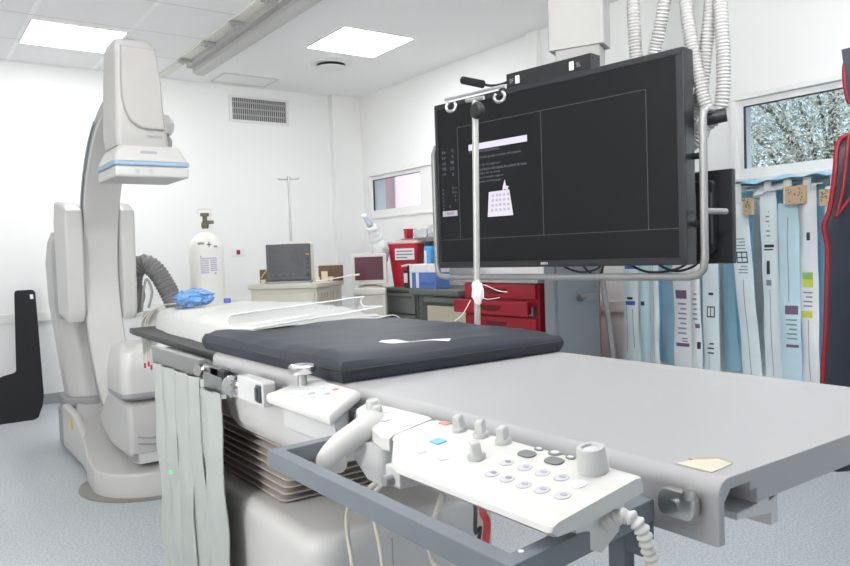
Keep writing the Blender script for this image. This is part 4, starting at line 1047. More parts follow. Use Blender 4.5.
# console support bar to the table side
t = thing('bumper_frame', 'blue grey square tube guard frame around the control consoles', 'guard frame', (.55, .75, .79))
b = B()
def bar(bm, p0, p1, w, h):
    p0 = Vector(p0); p1 = Vector(p1); d = (p1 - p0).normalized(); s = d.cross(Vector((0, 0, 1))).normalized() * (w / 2)
    ps = [p0 - s, p0 + s, p1 + s, p1 - s]
    prism(bm, [(p.x, p.y) for p in ps], 'z', p0.z - h, p0.z, .0025, 2)
bz = .849
prism(b, [(.672, .517), (.672, .541), (.452, .511), (.452, .998), (.664, 1.020), (.664, 1.042), (.430, 1.018), (.430, .487)], 'z', bz - .026, bz, .003, 2)
fr = part(t, 'frame', b, M['bumper'])
b = B(); lathe(b, [(.003, 0), (.003, .001), (0, .001)], (.46, .505, bz), 12); part(fr, 'rivet', b, M['paper'])
b = B(); box(b, .655, .672, .517, .545, .785, .848, .002); part(t, 'end_plate', b, mat('dark bracket', (92, 98, 105), .5))
b = B(); box(b, .655, .672, .545, .57, .735, .83, .002); part(t, 'hanger_plate', b, D.materials['dark bracket'])
b = B(); prism(b, rrect(.468, .515, .832, .864, .012, 5), 'x', .674, .688, .003); part(t, 'mount_block', b, M['steel'])
b = B(); cyl(b, (.675, .475, .858), (.675, .475, .868), .006, n=12); cyl(b, (.674, .492, .847), (.670, .492, .847), .007, n=14); part(t, 'bolt', b, M['steel'])

# coiled white cable from the console
b = B(); pth = [(.572, .500, .852), (.578, .478, .862), (.585, .466, .851), (.592, .462, .826), (.597, .458, .80)]
corrugated(b, pth, .0085, .0075, .32, 12)
cb = solo('cable_sleeve', b, M['cons'], 'white ribbed cable sleeve curving down at the console end', 'cable', (.585, .47, .80))
b = B(); tube(b, [(.597, .458, .802), (.602, .455, .75), (.63, .47, .5), (.72, .75, .2), (.86, 1.30, .06), (.93, 1.452, .10)], .005, 8, 40); part(cb, 'cable', b, M['cable'])
for i, (pth, lb, m, r) in enumerate((
    ([(.57, .925, .80), (.60, 1.05, .73), (.63, 1.148, .66), (.64, 1.148, .50), (.66, 1.25, .15), (.745, 1.4535, .05)], 'beige cable hanging below the joystick panel, left of the pair', 'cable', .004),
    ([(.575, .90, .80), (.64, 1.05, .74), (.668, 1.12, .68), (.68, 1.11, .55), (.73, 1.2, .2), (.82, 1.4535, .05)], 'beige cable hanging below the joystick panel, right of the pair', 'cable', .004),
    ([(.56, .76, .82), (.565, .80, .75), (.578, .815, .71), (.60, .80, .62), (.70, 1.1, .2), (.88, 1.4535, .04)], 'beige cable sagging under the middle of the console', 'cable', .004),
    ([(.60, .70, .82), (.66, .80, .77), (.70, .85, .735), (.712, .86, .69), (.73, .95, .45), (.86, 1.38, .12), (.96, 1.4535, .08)], 'red cable hanging under the console', 'redp', .006),
    ([(.58, .72, .82), (.645, .80, .765), (.668, .83, .72), (.70, .86, .70), (.76, 1.0, .5), (.95, 1.40, .2), (1.02, 1.4535, .12)], 'thin black cable hanging beside the red cable', 'cablek', .003))):
    b = B(); tube(b, pth, r, 8, 40); solo('hanging_cable', b, M[m], lb, 'cable', pth[2], group='cables hanging under the consoles')

# torn label on the table end
t = thing('paper_note', 'torn cream paper label stuck on the near table corner', 'label', (.735, .495, TZ))
b = B(); prism(b, [(.711, .470), (.757, .474), (.763, .496), (.748, .505), (.739, .512), (.712, .517)], 'z', TZ + .0004, TZ + .001); part(t, 'paper', b, mat('cream label', (212, 205, 186), .7, var=.04))
b = B(); prism(b, [(.757, .474), (.764, .478), (.768, .497), (.755, .509), (.745, .516), (.737, .518), (.739, .512), (.748, .505), (.763, .496)], 'z', TZ + .0004, TZ + .0012); part(t, 'torn_edge', b, mat('old glue', (182, 170, 140), .8, var=.2, scale=200), label='brown torn edge')

# drip pole on the far table rail
t = thing('iv_pole', 'chrome infusion pole with hooks clamped to the far table rail', 'infusion pole', (1.36, 1.65, .80))
b = B(); cyl(b, (1.36, 1.655, .79), (1.36, 1.63, 1.56), .0092, n=16); part(t, 'pole', b, mat('pole silver', (176, 175, 172), .3, metal=.25))
b = B()
C = Vector((1.36, 1.63, 1.573)); hd = Vector((.28, -.96, 0))
pe = [C - hd * .105 + Vector((0, 0, .004)), C - hd * .05 + Vector((0, 0, .006)), C + Vector((0, 0, .008)), C + hd * .05 + Vector((0, 0, .010)), C + hd * .098 + Vector((0, 0, .012))]
tube(b, pe, .0045, 8)
for s, c0 in ((-1, C - hd * .085 + Vector((0, 0, -.018))), (1, C + hd * .082 + Vector((0, 0, -.016)))):
    tube(b, [c0 + hd * (.017 * math.cos(a) * s) + Vector((0, 0, .014 * math.sin(a))) for a in [math.radians(60 - k * 15) for k in range(20)]], .0045, 8)
tube(b, [C - hd * .03 + Vector((0, 0, -.01)), C + hd * .03 + Vector((0, 0, -.01))], .006, 8)
part(t, 'hook_bar', b, M['steel'])
b = B(); lathe(b, [(.006, -.012), (.02, -.01), (.024, -.004), (.024, .006), (.018, .012), (0, .013)], n=16, mtx=Matrix.Translation((1.345, 1.603, 1.525)) @ Matrix.Rotation(-PI / 2, 4, 'Y')); part(t, 'clamp_knob', b, M['blk'], label='black star knob')
b = B(); box(b, 1.342, 1.378, 1.63, 1.68, .815, .862, .004); part(t, 'rail_clamp', b, M['steel'])
b = B(); bmesh.ops.create_icosphere(b, subdivisions=3, radius=1)
for v in b.verts:
    q = v.co.copy(); k = 1 + noise.noise(q * 2.5) * .35; v.co = Vector((1.36 + q.x * .016 * k, 1.644 + q.y * .018 * k, 1.012 + q.z * .036 * k))
tie = solo('gauze_tie', b, M['tie'], 'white gauze knotted around the infusion pole', 'gauze tie', (1.36, 1.644, 1.012), smooth=60)
b = B(); tube(b, [(1.345, 1.66, .99), (1.33, 1.68, .95), (1.315, 1.70, .93)], .0014, 6, 10); tube(b, [(1.36, 1.63, 1.03), (1.35, 1.60, 1.035), (1.36, 1.56, 1.02), (1.362, 1.52, 1.016)], .0009, 6, 10); tube(b, [(1.36, 1.63, 1.0), (1.35, 1.59, .995), (1.36, 1.55, 1.0)], .0009, 6, 10); part(tie, 'loose_end', b, M['tie'])

# ================================================================== ceiling-hung monitor
mo = thing('suspended_monitor', 'large black monitor with grey tube frame hanging from the ceiling', 'monitor', (2.261, 2.2745, 1.055), -1.430)
XM = XF[mo.name]
W2_, HM = .644, .793
b = B(); box(b, -W2_, W2_, 0, .075, 0, HM, .006); hb = part(mo, 'housing', b, M['bezel'], world=False)
b = B()
for (x0, x1, z0, z1) in ((-W2_ + .002, W2_ - .002, .004, .028), (-W2_ + .002, W2_ - .002, HM - .026, HM - .004), (-W2_ + .002, -W2_ + .020, .028, HM - .026), (W2_ - .030, W2_ - .002, .028, HM - .026)): box(b, x0, x1, -.004, .002, z0, z1, .0015)
part(mo, 'bezel', b, M['bezel'], world=False)
b = B(); box(b, -W2_ + .020, W2_ - .030, -.001, .001, .028, HM - .026); sc = part(mo, 'screen', b, M['scr'], world=False, smooth=0, label='dark lit screen')
b = B(); w = .0013
def hl(x0, x1, z): box(b, x0, x1, -.0022, -.0010, z - w, z + w)
def vl(x, z0, z1): box(b, x - w, x + w, -.0022, -.0010, z0, z1)
hl(-.494, .491, .665); hl(-.624, .614, .136); vl(-.494, .136, .665); vl(-.003, .136, .665); vl(.491, .136, .665); hl(-.45, -.10, .215) if 0 else None
part(sc, 'grid_line', b, M['scrline'], world=False, smooth=0)
b = B(); box(b, -.424, -.079, -.0022, -.0010, .546, .574); part(sc, 'title_bar', b, M['scrwh'], world=False, smooth=0)
b = B()
def T(s, x, z, wd, h): text(b, s, wd, h, Matrix.Translation((x, -.0016, z)) @ Matrix.Rotation(PI / 2, 4, 'X'))
T('A  Control automatico', -.42, .532, .18, .013); T('La consola puede a traves del sistema', -.385, .500, .27, .015)
T('Caso de emergencia:', -.385, .466, .15, .013); T('Pulse el boton del mando de control de mesa', -.385, .447, .30, .013); T('o pulse en la mesa', -.385, .428, .148, .012); T('Pulse el estado seguro', -.385, .409, .165, .012); T('o pulse el frenado', -.385, .390, .155, .012)
part(sc, 'lettering', b, M['scrtxt'], world=False, smooth=0)
b = B(); prism(b, [(-.318, .232), (-.168, .232), (-.187, .347), (-.307, .345)], 'y', -.0022, -.001); ps = part(sc, 'panel_picture', b, M['scrwh'], world=False, smooth=0)
b = B()
for r_ in range(4):
    for c_ in range(5):
        x = -.295 + c_ * .024 + (.002 * r_ if c_ < 2 else -.0); z = .255 + r_ * .022; box(b, x, x + .013, -.0026, -.0021, z, z + .012)
part(ps, 'key', b, M['scrlil'], world=False, smooth=0)
b = B(); prism(b, [(-.225, .345), (-.222, .365), (-.211, .392), (-.205, .365), (-.190, .362), (-.198, .345), (-.21, .352)], 'y', -.0026, -.001); part(sc, 'pointer', b, M['scrwh'], world=False, smooth=0)
b = B()
for k, s in enumerate(('PA', 'kV', 'mA', 'ms', 'mGy')): T(s, -.600, .55 - k * .026, .024, .014)
for k, s in enumerate(('0', '0', '90', '12', '0')): T(s, -.535 + (.0 if len(s) == 1 else -.01), .553 - k * .028, .010 if len(s) == 1 else .022, .016)
for k in range(6): T('FRLCAD'[k], -.603, .372 - k * .018, .008, .011)
for k, s in enumerate(('00 cm', '00 cm', '0', '0')): T(s, -.54 if len(s) > 1 else -.523, .378 - k * .02, .03 if len(s) > 1 else .008, .012)
T('0', -.56, .29, .009, .012)
part(sc, 'readout', b, M['scrtxt'], world=False, smooth=0)
b = B(); box(b, -.607, -.510, -.0022, -.001, .250, .276); fb = part(sc, 'field', b, M['scrlil'], world=False, smooth=0)
b = B(); T('1 PRASO', -.590, .256, .06, .013); b.transform(Matrix.Translation((0, -.0012, 0))); part(fb, 'lettering', b, M['inkd'], world=False, smooth=0)
b = B(); text(b, 'EIZO', .036, .009, Matrix.Translation((-.02, -.0046, .011)) @ Matrix.Rotation(PI / 2, 4, 'X'), bold=True); part(hb, 'lettering', b, M['paper'], world=False, smooth=0)
# tube frame
b = B()
fx, fz = .694, -.045
pth = [(-.690, .17, .60), (-.690, .09, .60), (-.690, .045, .595), (-.690, .03, .56), (-.690, .03, .02), (-.684, .03, -.02), (-.668, .03, -.04), (-.635, .03, -.045), (.63, .03, -.045), (.668, .03, -.038), (.688, .03, -.018), (.695, .03, .02), (.697, .03, .53), (.697, .038, .555), (.697, .06, .565), (.70, .15, .565), (.70, .19, .563)]
q = []
for i in range(len(pth)): q.append(pth[i])
tube(b, q, .0145, 14); part(mo, 'frame', b, M['tubeg'], world=False)
b = B(); cyl(b, (.697, .03, .194), (.712, .17, .194), .0115, n=14); part(mo, 'frame_handle', b, M['tubeg'], world=False)
for z in (.15, .40):
    b = B(); cyl(b, (.60, .075, z), (.69, .06, z), .012, n=10); part(mo, 'frame_bracket', b, M['blk'], world=False)
b = B(); box(b, -.2, .2, .075, .115, .12, .72, .006); part(mo, 'rear_mount', b, M['blk'], world=False)
# indicator bar on top
b = B(); box(b, -.224, .222, .045, .115, .800, .868, .003); ib = part(mo, 'indicator_bar', b, M['blk'], world=False, label='black bar with two white switches')
for x, s, tx in ((-.170, 'SF', -.205), (.118, 'SL', .152)):
    b = B(); box(b, x, x + .022, .041, .047, .815, .851, .002); part(ib, 'switch', b, M['paper'], world=False, label='small white switch')
    b = B(); text(b, s, .022, .018, Matrix.Translation((tx, .0446, .824)) @ Matrix.Rotation(PI / 2, 4, 'X')); part(ib, 'lettering', b, M['scrline'] if 0 else M['gr'], world=False, smooth=0)
b = B()
for y in (.06, .1): cyl(b, (.2215, y, .85), (.2235, y, .85), .004, n=10)
part(ib, 'screw', b, M['blk2'], world=False)
# column
HT = H - 1.055
XCOL = Matrix.Translation((-.105, .24, 0)) @ Matrix.Rotation(math.radians(18.3), 4, 'Z') @ Matrix.Translation((.05, -.06, 0))
b = B(); prism(b, rrect(-.055, .197, 0, .13, .012, 4), 'z', .962, HT, .006); b.transform(XCOL); part(mo, 'column_cover', b, mat('column grey', (172, 171, 168), .4), world=False)
b = B(); prism(b, rrect(-.025, .175, .01, .11, .006, 3), 'z', .84, .97, .002); b.transform(XCOL); part(mo, 'inner_column', b, mat('inner column grey', (160, 159, 156), .4), world=False)
b = B(); box(b, -.03, .16, .09, .36, .60, .845, .006); part(mo, 'column_head', b, M['blk'], world=False)
b = B(); box(b, -.25, .62, .16, .6, HT - .05, HT - .001, .01); part(mo, 'ceiling_carriage', b, M['wh'], world=False)
# hoses
hz = HT - .045
for pts in (
    [(.40, .30, hz), (.385, .16, 1.25), (.378, .12, 1.06), (.376, .13, .86), (.37, .16, .60), (.30, .115, .40)],
    [(.53, .34, hz), (.52, .18, 1.25), (.496, .15, 1.03), (.465, .16, .92), (.43, .17, .82), (.36, .17, .55), (.30, .12, .34)],
    [(.58, .30, hz), (.585, .16, 1.30), (.60, .115, 1.0), (.625, .11, .80), (.655, .115, .64), (.668, .125, .55), (.62, .13, .46), (.5, .11, .44)],
    [(.62, .42, hz), (.66, .22, 1.25), (.668, .175, .98), (.645, .17, .80), (.615, .17, .62), (.54, .15, .50), (.45, .11, .46)],
    [(.66, .36, hz), (.70, .20, 1.3), (.712, .155, .97), (.722, .15, .75), (.714, .15, .60), (.68, .15, .535), (.6, .12, .5)]):
    b = B(); corrugated(b, pts, .0265, .0125, .16, 14); part(mo, 'cable_hose', b, M['hose'], world=False)
b = B(); cyl(b, (.662, .10, .535), (.74, .13, .545), .026, n=16); part(mo, 'hose_clip', b, M['blk'], world=False)
for pts in ([(.02, .07, .02), (.05, .09, -.01), (.12, .10, -.028), (.2, .1, -.01), (.24, .07, .02)], [(.12, .07, .03), (.15, .09, -.02), (.19, .11, -.05), (.23, .09, .0), (.26, .07, .03)], [(.33, .07, .02), (.40, .10, -.022), (.47, .10, -.03), (.56, .09, -.015), (.63, .07, .02)], [(.45, .08, .02), (.52, .12, -.025), (.60, .12, -.012), (.66, .10, .03)]):
    b = B(); tube(b, pts, .005, 8, 24); part(mo, 'cable', b, M['cablek'], world=False)

# small monitor on the back of the frame
t = thing('backup_monitor', 'small black monitor facing away behind the right edge of the big screen', 'monitor', tuple(XM @ Vector((.485, .28, -.005))), -1.430)
b = B(); box(b, -.28, .20, .02, .045, 0, .37, .006); part(t, 'panel', b, M['bezel'], world=False)
b = B(); prism(b, rrect(-.22, .14, .04, .33, .02), 'y', -.02, .02, .012); part(t, 'rear_cover', b, M['blk'], world=False)
b = B()
for k in range(4): box(b, .06 + k * .022, .068 + k * .022, -.023, -.019, .08, .28, .001)
part(t, 'vent_rib', b, M['dgr'], world=False)
b = B(); box(b, -.08, .02, -.20, -.02, .12, .22, .008); part(t, 'arm', b, M['blk'], world=False)

# gooseneck microphone lying on the monitor top
t = thing('microphone', 'black foam gooseneck microphone on top of the monitor corner', 'microphone', tuple(XM @ Vector((-.30, .03, HM))), -1.430)
b = B(); p0 = Vector((-.155, -.03, .088)); p1 = Vector((-.02, -.03, .042)); tube(b, [p0, p0.lerp(p1, .04), p0.lerp(p1, .5), p0.lerp(p1, .96), p1], lambda s: .018 if .004 < s < .138 else .013, 14); part(t, 'foam_cover', b, M['blk2'], world=False)
b = B(); tube(b, [p1, (.02, -.025, .03), (.05, .0, .032), (.09, .045, .05)], .006, 8, 16); part(t, 'gooseneck', b, M['blk'], world=False)
b = B(); lathe(b, [(.02, 0.0), (.02, .012), (.008, .02), (.008, .04)], (.05, .02, .001), 14); part(t, 'foot', b, M['blk'], world=False)

# ================================================================== catheter packs on the right wall
t = thing('catheter_rack', 'pale metal hanging rail on the right wall holding the catheter packs', 'rack', (3.85, 2.2, 1.42))
b = B(); cyl(b, (3.80, 1.35, 1.435), (3.80, 3.14, 1.435), .009, n=10); cyl(b, (3.90, 1.35, 1.435), (3.90, 3.14, 1.435), .009, n=10); part(t, 'rail', b, M['steel'])
for y in (1.45, 2.3, 3.1): b = B(); box(b, 3.78, 4.0, y, y + .02, 1.44, 1.455, .002); part(t, 'bracket', b, M['steel'])
def pouch(y0, y1, zt, zb, x, mk, lean=0.0, ph=0.0, labels=(), label='', back=False, flare=0.0):
    """long flat film pouch hanging in the y-z plane"""
    yc = (y0 + y1) / 2; w = abs(y1 - y0)
    t = thing('catheter_pack', label, 'catheter pack', (x, yc, zb), group='catheter packs hanging on the wall rack')
    b = B()
    def f(u, v, side):
        y = (u - .5) * w * (1 + flare * max(0, v - .85) / .15) + lean * v; z = (zt - zb) * (1 - v)
        bul = .010 * (1 - (2 * u - 1) ** 2) * min(1, v * 6, (1 - v) * 8 + .15)
        bend = wob((u * .5 + ph, v * 2.5, ph), .012, 2.0)
        return Vector((side * bul + bend, y, z))
    nu, nv = 8, 26
    fr = [[b.verts.new(f(i / nu, j / nv, -1)) for j in range(nv + 1)] for i in range(nu + 1)]
    bk = [[b.verts.new(f(i / nu, j / nv, 1) + Vector((.002, 0, 0))) for j in range(nv + 1)] for i in range(nu + 1)]
    for i in range(nu):
        for j in range(nv):
            b.faces.new((fr[i][j], fr[i + 1][j], fr[i + 1][j + 1], fr[i][j + 1])); b.faces.new((bk[i][j], bk[i][j + 1], bk[i + 1][j + 1], bk[i + 1][j]))
    for j in range(nv):
        for i in (0, nu): b.faces.new((fr[i][j], fr[i][j + 1], bk[i][j + 1], bk[i][j]))
    for i in range(nu):
        for j in (0, nv): b.faces.new((fr[i][j], fr[i + 1][j], bk[i + 1][j], bk[i][j]))
    p = part(t, 'pouch', b, mk, world=False, smooth=60)
    def patch(u0, u1, v0, v1, m, name, lb=None):
        b = B(); sheet(b, lambda u, v: f(u0 + (u1 - u0) * u, v0 + (v1 - v0) * v, -1) + Vector((-.0012, 0, 0)), 4, max(2, int((v1 - v0) * 40)))
        return part(p, name, b, m, world=False, label=lb)
    for (u0, u1, z0, z1, m, nm, lb) in labels:
        patch(u0, u1, (zt - z1) / (zt - zb), (zt - z0) / (zt - zb), M[m], nm, lb)
    b = B(); box(b, -.006, .006, -.018, .018, zt - zb - .005, 1.447 - zb); part(t, 'hanger', b, M['trimw'], world=False)
    return t, f
def printlines(z0, z1, n, u0=.25, u1=.75, m='ink'):
    out = []; h = (z1 - z0) / n
    for k in range(n): out.append((u0, u1 - (.15 if k % 3 == 2 else 0), z0 + k * h + h * .3, z0 + k * h + h * .62, m, 'print', None))
    return out
WIRE = lambda u, z0, z1: [(u, u + .035, z0, z1, 'ink', 'wire', 'thin grey catheter line')]
# back layer: blue film edges filling the gaps, seen between the front packs
bl = [(2.98, 2.88, 3, 'narrow mid blue pack behind the left end of the hanging row'), (2.89, 2.79, 2, 'blue pack directly left of the wide white pack with purple labels'), (2.80, 2.70, 3, 'dark teal pack behind the left edge of the white purple-label pack'),
      (2.47, 2.37, 2, 'plain blue pack just right of the boxed-symbol pack under the monitor'), (2.39, 2.28, 3, 'dark teal pack under the small black monitor'), (2.21, 2.11, 3, 'dark teal pack behind the leaning white pack'), (2.06, 1.96, 2, 'blue pack behind the carton tag pack'),
      (1.93, 1.83, 3, 'dark blue pack between the carton tags'), (1.83, 1.74, 2, 'blue pack behind the red-print pack'), (1.70, 1.60, 2, 'blue pack at the right hidden by the apron'), (2.62, 2.50, 2, 'blue pack behind the boxed-symbol pack')]
for i, (a, c, k, lb) in enumerate(bl): pouch(a, c, 1.425 - .008 * (i % 3), .40, 3.885, M['pk'][k], ph=i * 1.7, label=lb)
fl = [
 (3.05, 2.945, 0, .0, 'ice blue pack with blue label at the left end of the hanging row', [(.15, .85, .765, .79, 'bluep', 'label', 'blue label strip'), (.3, .7, .80, .815, 'inkd', 'print', None), (.15, .85, .99, 1.03, 'bluep', 'label', None)] + WIRE(.75, .47, .76) + WIRE(.3, .5, .74), .35),
 (2.94, 2.865, 1, .0, 'cyan pack second from the left end of the row', [(.4, .8, .765, .79, 'inkd', 'print', None)], 0),
 (2.855, 2.79, 0, .0, 'slim ice blue pack third from the left end', WIRE(.5, .45, 1.2), 0),
 (2.695, 2.575, 4, .0, 'wide white pack with two purple labels', [(.2, .85, .815, .865, 'purp', 'label', 'purple label'), (.12, .85, .535, .555, 'purp', 'label', 'dark purple strip')] + printlines(.60, .80, 7) + printlines(.56, .59, 2, .2, .5, 'inkd'), 0),
 (2.57, 2.505, 4, .0, 'slim white pack right beside the purple-label pack', [(.1, .5, .65, .675, 'purp', 'label', None), (.1, .4, .53, .57, 'inkd', 'print', None)] + printlines(.69, .86, 6), 0),
 (2.50, 2.40, 0, .0, 'ice blue pack with a black boxed symbol', [(.2, .7, .715, .722, 'inkd', 'box_line', None), (.2, .7, .77, .777, 'inkd', 'box_line', None), (.2, .26, .715, .777, 'inkd', 'box_line', None), (.64, .7, .715, .777, 'inkd', 'box_line', None), (.43, .48, .72, .77, 'inkd', 'box_line', None), (.3, .6, .84, .855, 'inkd', 'print', None)] + printlines(.50, .58, 3, .3, .7, 'inkd') + WIRE(.6, .42, .5), 0),
 (2.32, 2.215, 0, -.07, 'ice blue pack leaning left beside the small monitor, crossed box printed on it', [(.2, .8, 1.02, 1.027, 'inkd', 'box_line', None), (.2, .8, 1.075, 1.082, 'inkd', 'box_line', None), (.2, .25, 1.02, 1.082, 'inkd', 'box_line', None), (.75, .8, 1.02, 1.082, 'inkd', 'box_line', None), (.48, .53, 1.03, 1.075, 'inkd', 'box_line', None), (.2, .8, 1.047, 1.053, 'inkd', 'box_line', None)] + printlines(.96, 1.01, 3) + printlines(1.09, 1.16, 4) + WIRE(.5, .42, .93), 0),
 (2.15, 2.06, 0, -.02, 'ice blue pack with folded white flap at its top', [(.2, .8, 1.10, 1.115, 'inkd', 'label', None), (.25, .85, 1.085, 1.092, 'inkd', 'print', None), (.45, .65, .96, 1.03, 'inkd', 'print', None), (.4, .7, .90, .93, 'ink', 'print', None)] + printlines(1.15, 1.3, 6, .4, .6) + WIRE(.5, .42, .88), 0),
 (2.045, 1.94, 1, -.01, 'cyan pack with purple strip hanging in front of the carton tag', [(.1, .7, .755, .80, 'purp', 'label', 'purple label'), (.1, .7, .585, .60, 'purp', 'label', None)] + printlines(.62, .74, 5, .15, .65) + WIRE(.5, .82, 1.25), 0),
 (1.945, 1.855, 4, -.01, 'white pack with green and yellow label below the wide carton tag', [(.25, .8, .935, .97, 'grn2', 'label', 'green label'), (.25, .8, .895, .935, 'yel2', 'label', 'yellow label'), (.3, .9, .74, .775, 'yel2', 'label', None), (.35, .55, 1.13, 1.17, 'inkd', 'print', None)] + printlines(.79, .88, 4, .3, .8) + WIRE(.5, .42, .73), 0),
 (1.805, 1.715, 4, .0, 'white pack with red print next to the dark apron', [(.3, .45, 1.16, 1.24, 'redp', 'print', 'red print'), (.25, .6, .98, .985, 'redp', 'box_line', None), (.25, .6, 1.03, 1.035, 'redp', 'box_line', None), (.25, .3, .98, 1.035, 'redp', 'box_line', None)] + printlines(1.05, 1.12, 4, .2, .8) + printlines(.75, .95, 7, .25, .8), 0)]
for i, (a, c, k, ln, lb, labs, flr) in enumerate(fl):
    zt = (1.385, 1.385, 1.39, 1.395, 1.39, 1.39, 1.35, 1.40, 1.325, 1.38, 1.39)[i]
    pouch(a, c, zt, .405, 3.715 + .012 * (i % 2), M['pk'][k], lean=ln, ph=20 + i * 2.3, labels=labs, label=lb, flare=flr)
b = B(); sheet(b, lambda u, v: (3.70 + .06 * u + .0 * v, 2.17 - .16 * v, 1.372 + .05 * u + .03 * v + wob((u, v, 0), .01, 3)), 6, 10, .002); solo('white_flap', b, M['paper'], 'folded white paper flap on top of a pack left of the carton tags', 'paper', (3.70, 2.1, 1.37))
b = B()
sheet(b, lambda u, v: (3.68 + .26 * u, 2.30 - .80 * v, 1.448 + .022 * math.sin(u * PI) + wob((u * .4, v * 2, 4), .025, 4)), 10, 40, .002)
solo('film_bundle', b, M['pkback'][1], 'rumpled blue film lying along the top of the hanging rack under the window', 'plastic film', (3.8, 1.9, 1.448), smooth=40)
for (y0, y1, z0, z1, lb, sd) in ((2.215, 2.165, 1.275, 1.365, 'narrow carton tag at the left of the hanging packs by the small monitor', 0), (1.985, 1.885, 1.315, 1.405, 'wide carton tag with pen marks above the green label pack', 1), (1.815, 1.745, 1.295, 1.375, 'carton tag with pen marks beside the dark apron', 2)):
    t = thing('carton_tag', lb, 'carton tag', (3.69, (y0 + y1) / 2, z0), group='carton tags on the catheter packs')
    b = B(); box(b, 3.672, 3.70, y1, y0, z0, z1, .003); o = part(t, 'card', b, M['card'])
    b = B(); rr = random.Random(sd)
    for k in range(16):
        y = rr.uniform(y1 + .01, y0 - .012); z = rr.uniform(z0 + .012, z1 - .012)
        if rr.random() < .5: box(b, 3.6712, 3.6722, y, y + rr.uniform(.006, .014), z, z + .003)
        else: box(b, 3.6712, 3.6722, y, y + .003, z, z + rr.uniform(.006, .014))
    part(o, 'pen_mark', b, M['inkd'], smooth=0)
    b = B(); box(b, 3.69, 3.80, (y0 + y1) / 2 - .006, (y0 + y1) / 2 + .006, z1 - .004, z1 + .002); tube(b, [(3.795, (y0 + y1) / 2, z1), (3.80, (y0 + y1) / 2, 1.44)], .004, 6); part(t, 'tape', b, M['trimw'])

# ================================================================== lead apron on its stand at the right
t = thing('apron_stand', 'steel coat stand carrying the lead apron, mostly right of the picture', 'stand', (3.02, 1.06, 0))
b = B(); cyl(b, (3.02, 1.06, .03), (3.02, 1.06, 1.80), .016, n=14); part(t, 'pole', b, M['steel'])
for k in range(4):
    a = PI / 4 + k * PI / 2; b = B(); tube(b, [(3.02, 1.06, .08), (3.02 + .15 * math.cos(a), 1.06 + .15 * math.sin(a), .04), (3.02 + .2 * math.cos(a), 1.06 + .2 * math.sin(a), .012)], .012, 8); part(t, 'leg', b, M['steel'])
ad = Vector((.814, -.581, 0)); an = Vector((-.581, -.814, 0))     # apron runs along ad, faces an
A0 = Vector((2.545, 1.255, 0))
def AP(s, z, d=0): return A0 + ad * s + an * d + Vector((0, 0, z))
b = B(); tube(b, [AP(.06, 1.455, -.01), AP(.25, 1.53, -.01), AP(.40, 1.56, -.01), AP(.55, 1.53, -.01), AP(.74, 1.455, -.01)], .011, 8, 20); tube(b, [AP(.40, 1.56, -.01), (3.02, 1.06, 1.62)], .008, 8); part(t, 'hanger', b, M['steel'])
# outline (left half, s grows to the right); mirrored about s = .40
ol = [(-.012, .35), (-.008, .65), (.006, .83), (.022, 1.08), (.020, 1.13), (.012, 1.18), (.03, 1.24), (.045, 1.364), (.055, 1.43), (.075, 1.468), (.12, 1.485)]
t = thing('lead_apron', 'dark navy lead apron with red binding hanging at the right edge', 'apron', tuple(AP(.4, .35)))
def apron_body(off, thick):
    L = ol + [(.22, 1.47), (.30, 1.40), (.40, 1.37)]
    full = L + [(.80 - s, z) for s, z in reversed(L[:-1])]
    b = B()
    # rows across at each z built from outline by sampling
    zs = [.35 + (1.485 - .35) * k / 40 for k in range(41)]
    def left(z):
        for (s0, z0), (s1, z1) in zip(ol, ol[1:]):
            if z0 <= z <= z1: return s0 + (s1 - s0) * (z - z0) / (z1 - z0)
        return ol[-1][0]
    def right(z):
        if z <= 1.37: return .40
        return max(left(z) + .02, .40 - (z - 1.37) / .115 * .28)
    return b, zs, left, right
b, zs, left, right = apron_body(0, 0)
for sgn in (1, -1):
    rows_f, rows_b = [], []
    for z in zs:
        l, r_ = left(z), right(z); rf, rb = [], []
        for k in range(13):
            u = k / 12; s = l + (r_ - l) * u
            if sgn < 0: s = .80 - s
            fold = .020 * math.sin(s * 22 + 1.2) * min(1, (1.5 - z) * 1.6) + wob((s, z, 0), .02, 4)
            e = .022 * math.sqrt(max(0, min(1, u / .12)))
            rf.append(b.verts.new(AP(s, z, fold + e))); rb.append(b.verts.new(AP(s, z, fold - e - .004)))
        rows_f.append(rf); rows_b.append(rb)
    for i in range(len(zs) - 1):
        for k in range(12):
            b.faces.new((rows_f[i][k], rows_f[i][k + 1], rows_f[i + 1][k + 1], rows_f[i + 1][k])); b.faces.new((rows_b[i][k], rows_b[i + 1][k], rows_b[i + 1][k + 1], rows_b[i][k + 1]))
        b.faces.new((rows_f[i][0], rows_f[i + 1][0], rows_b[i + 1][0], rows_b[i][0]))
        if zs[i] > 1.37: b.faces.new((rows_f[i][12], rows_b[i][12], rows_b[i + 1][12], rows_f[i + 1][12]))
    for rws in (0, -1):
        for k in range(12): b.faces.new((rows_f[rws][k], rows_b[rws][k], rows_b[rws][k + 1], rows_f[rws][k + 1]))
part(t, 'body', b, M['navy'], smooth=60)
def foldat(s, z): return .020 * math.sin(s * 22 + 1.2) * min(1, (1.5 - z) * 1.6) + wob((s, z, 0), .02, 4)
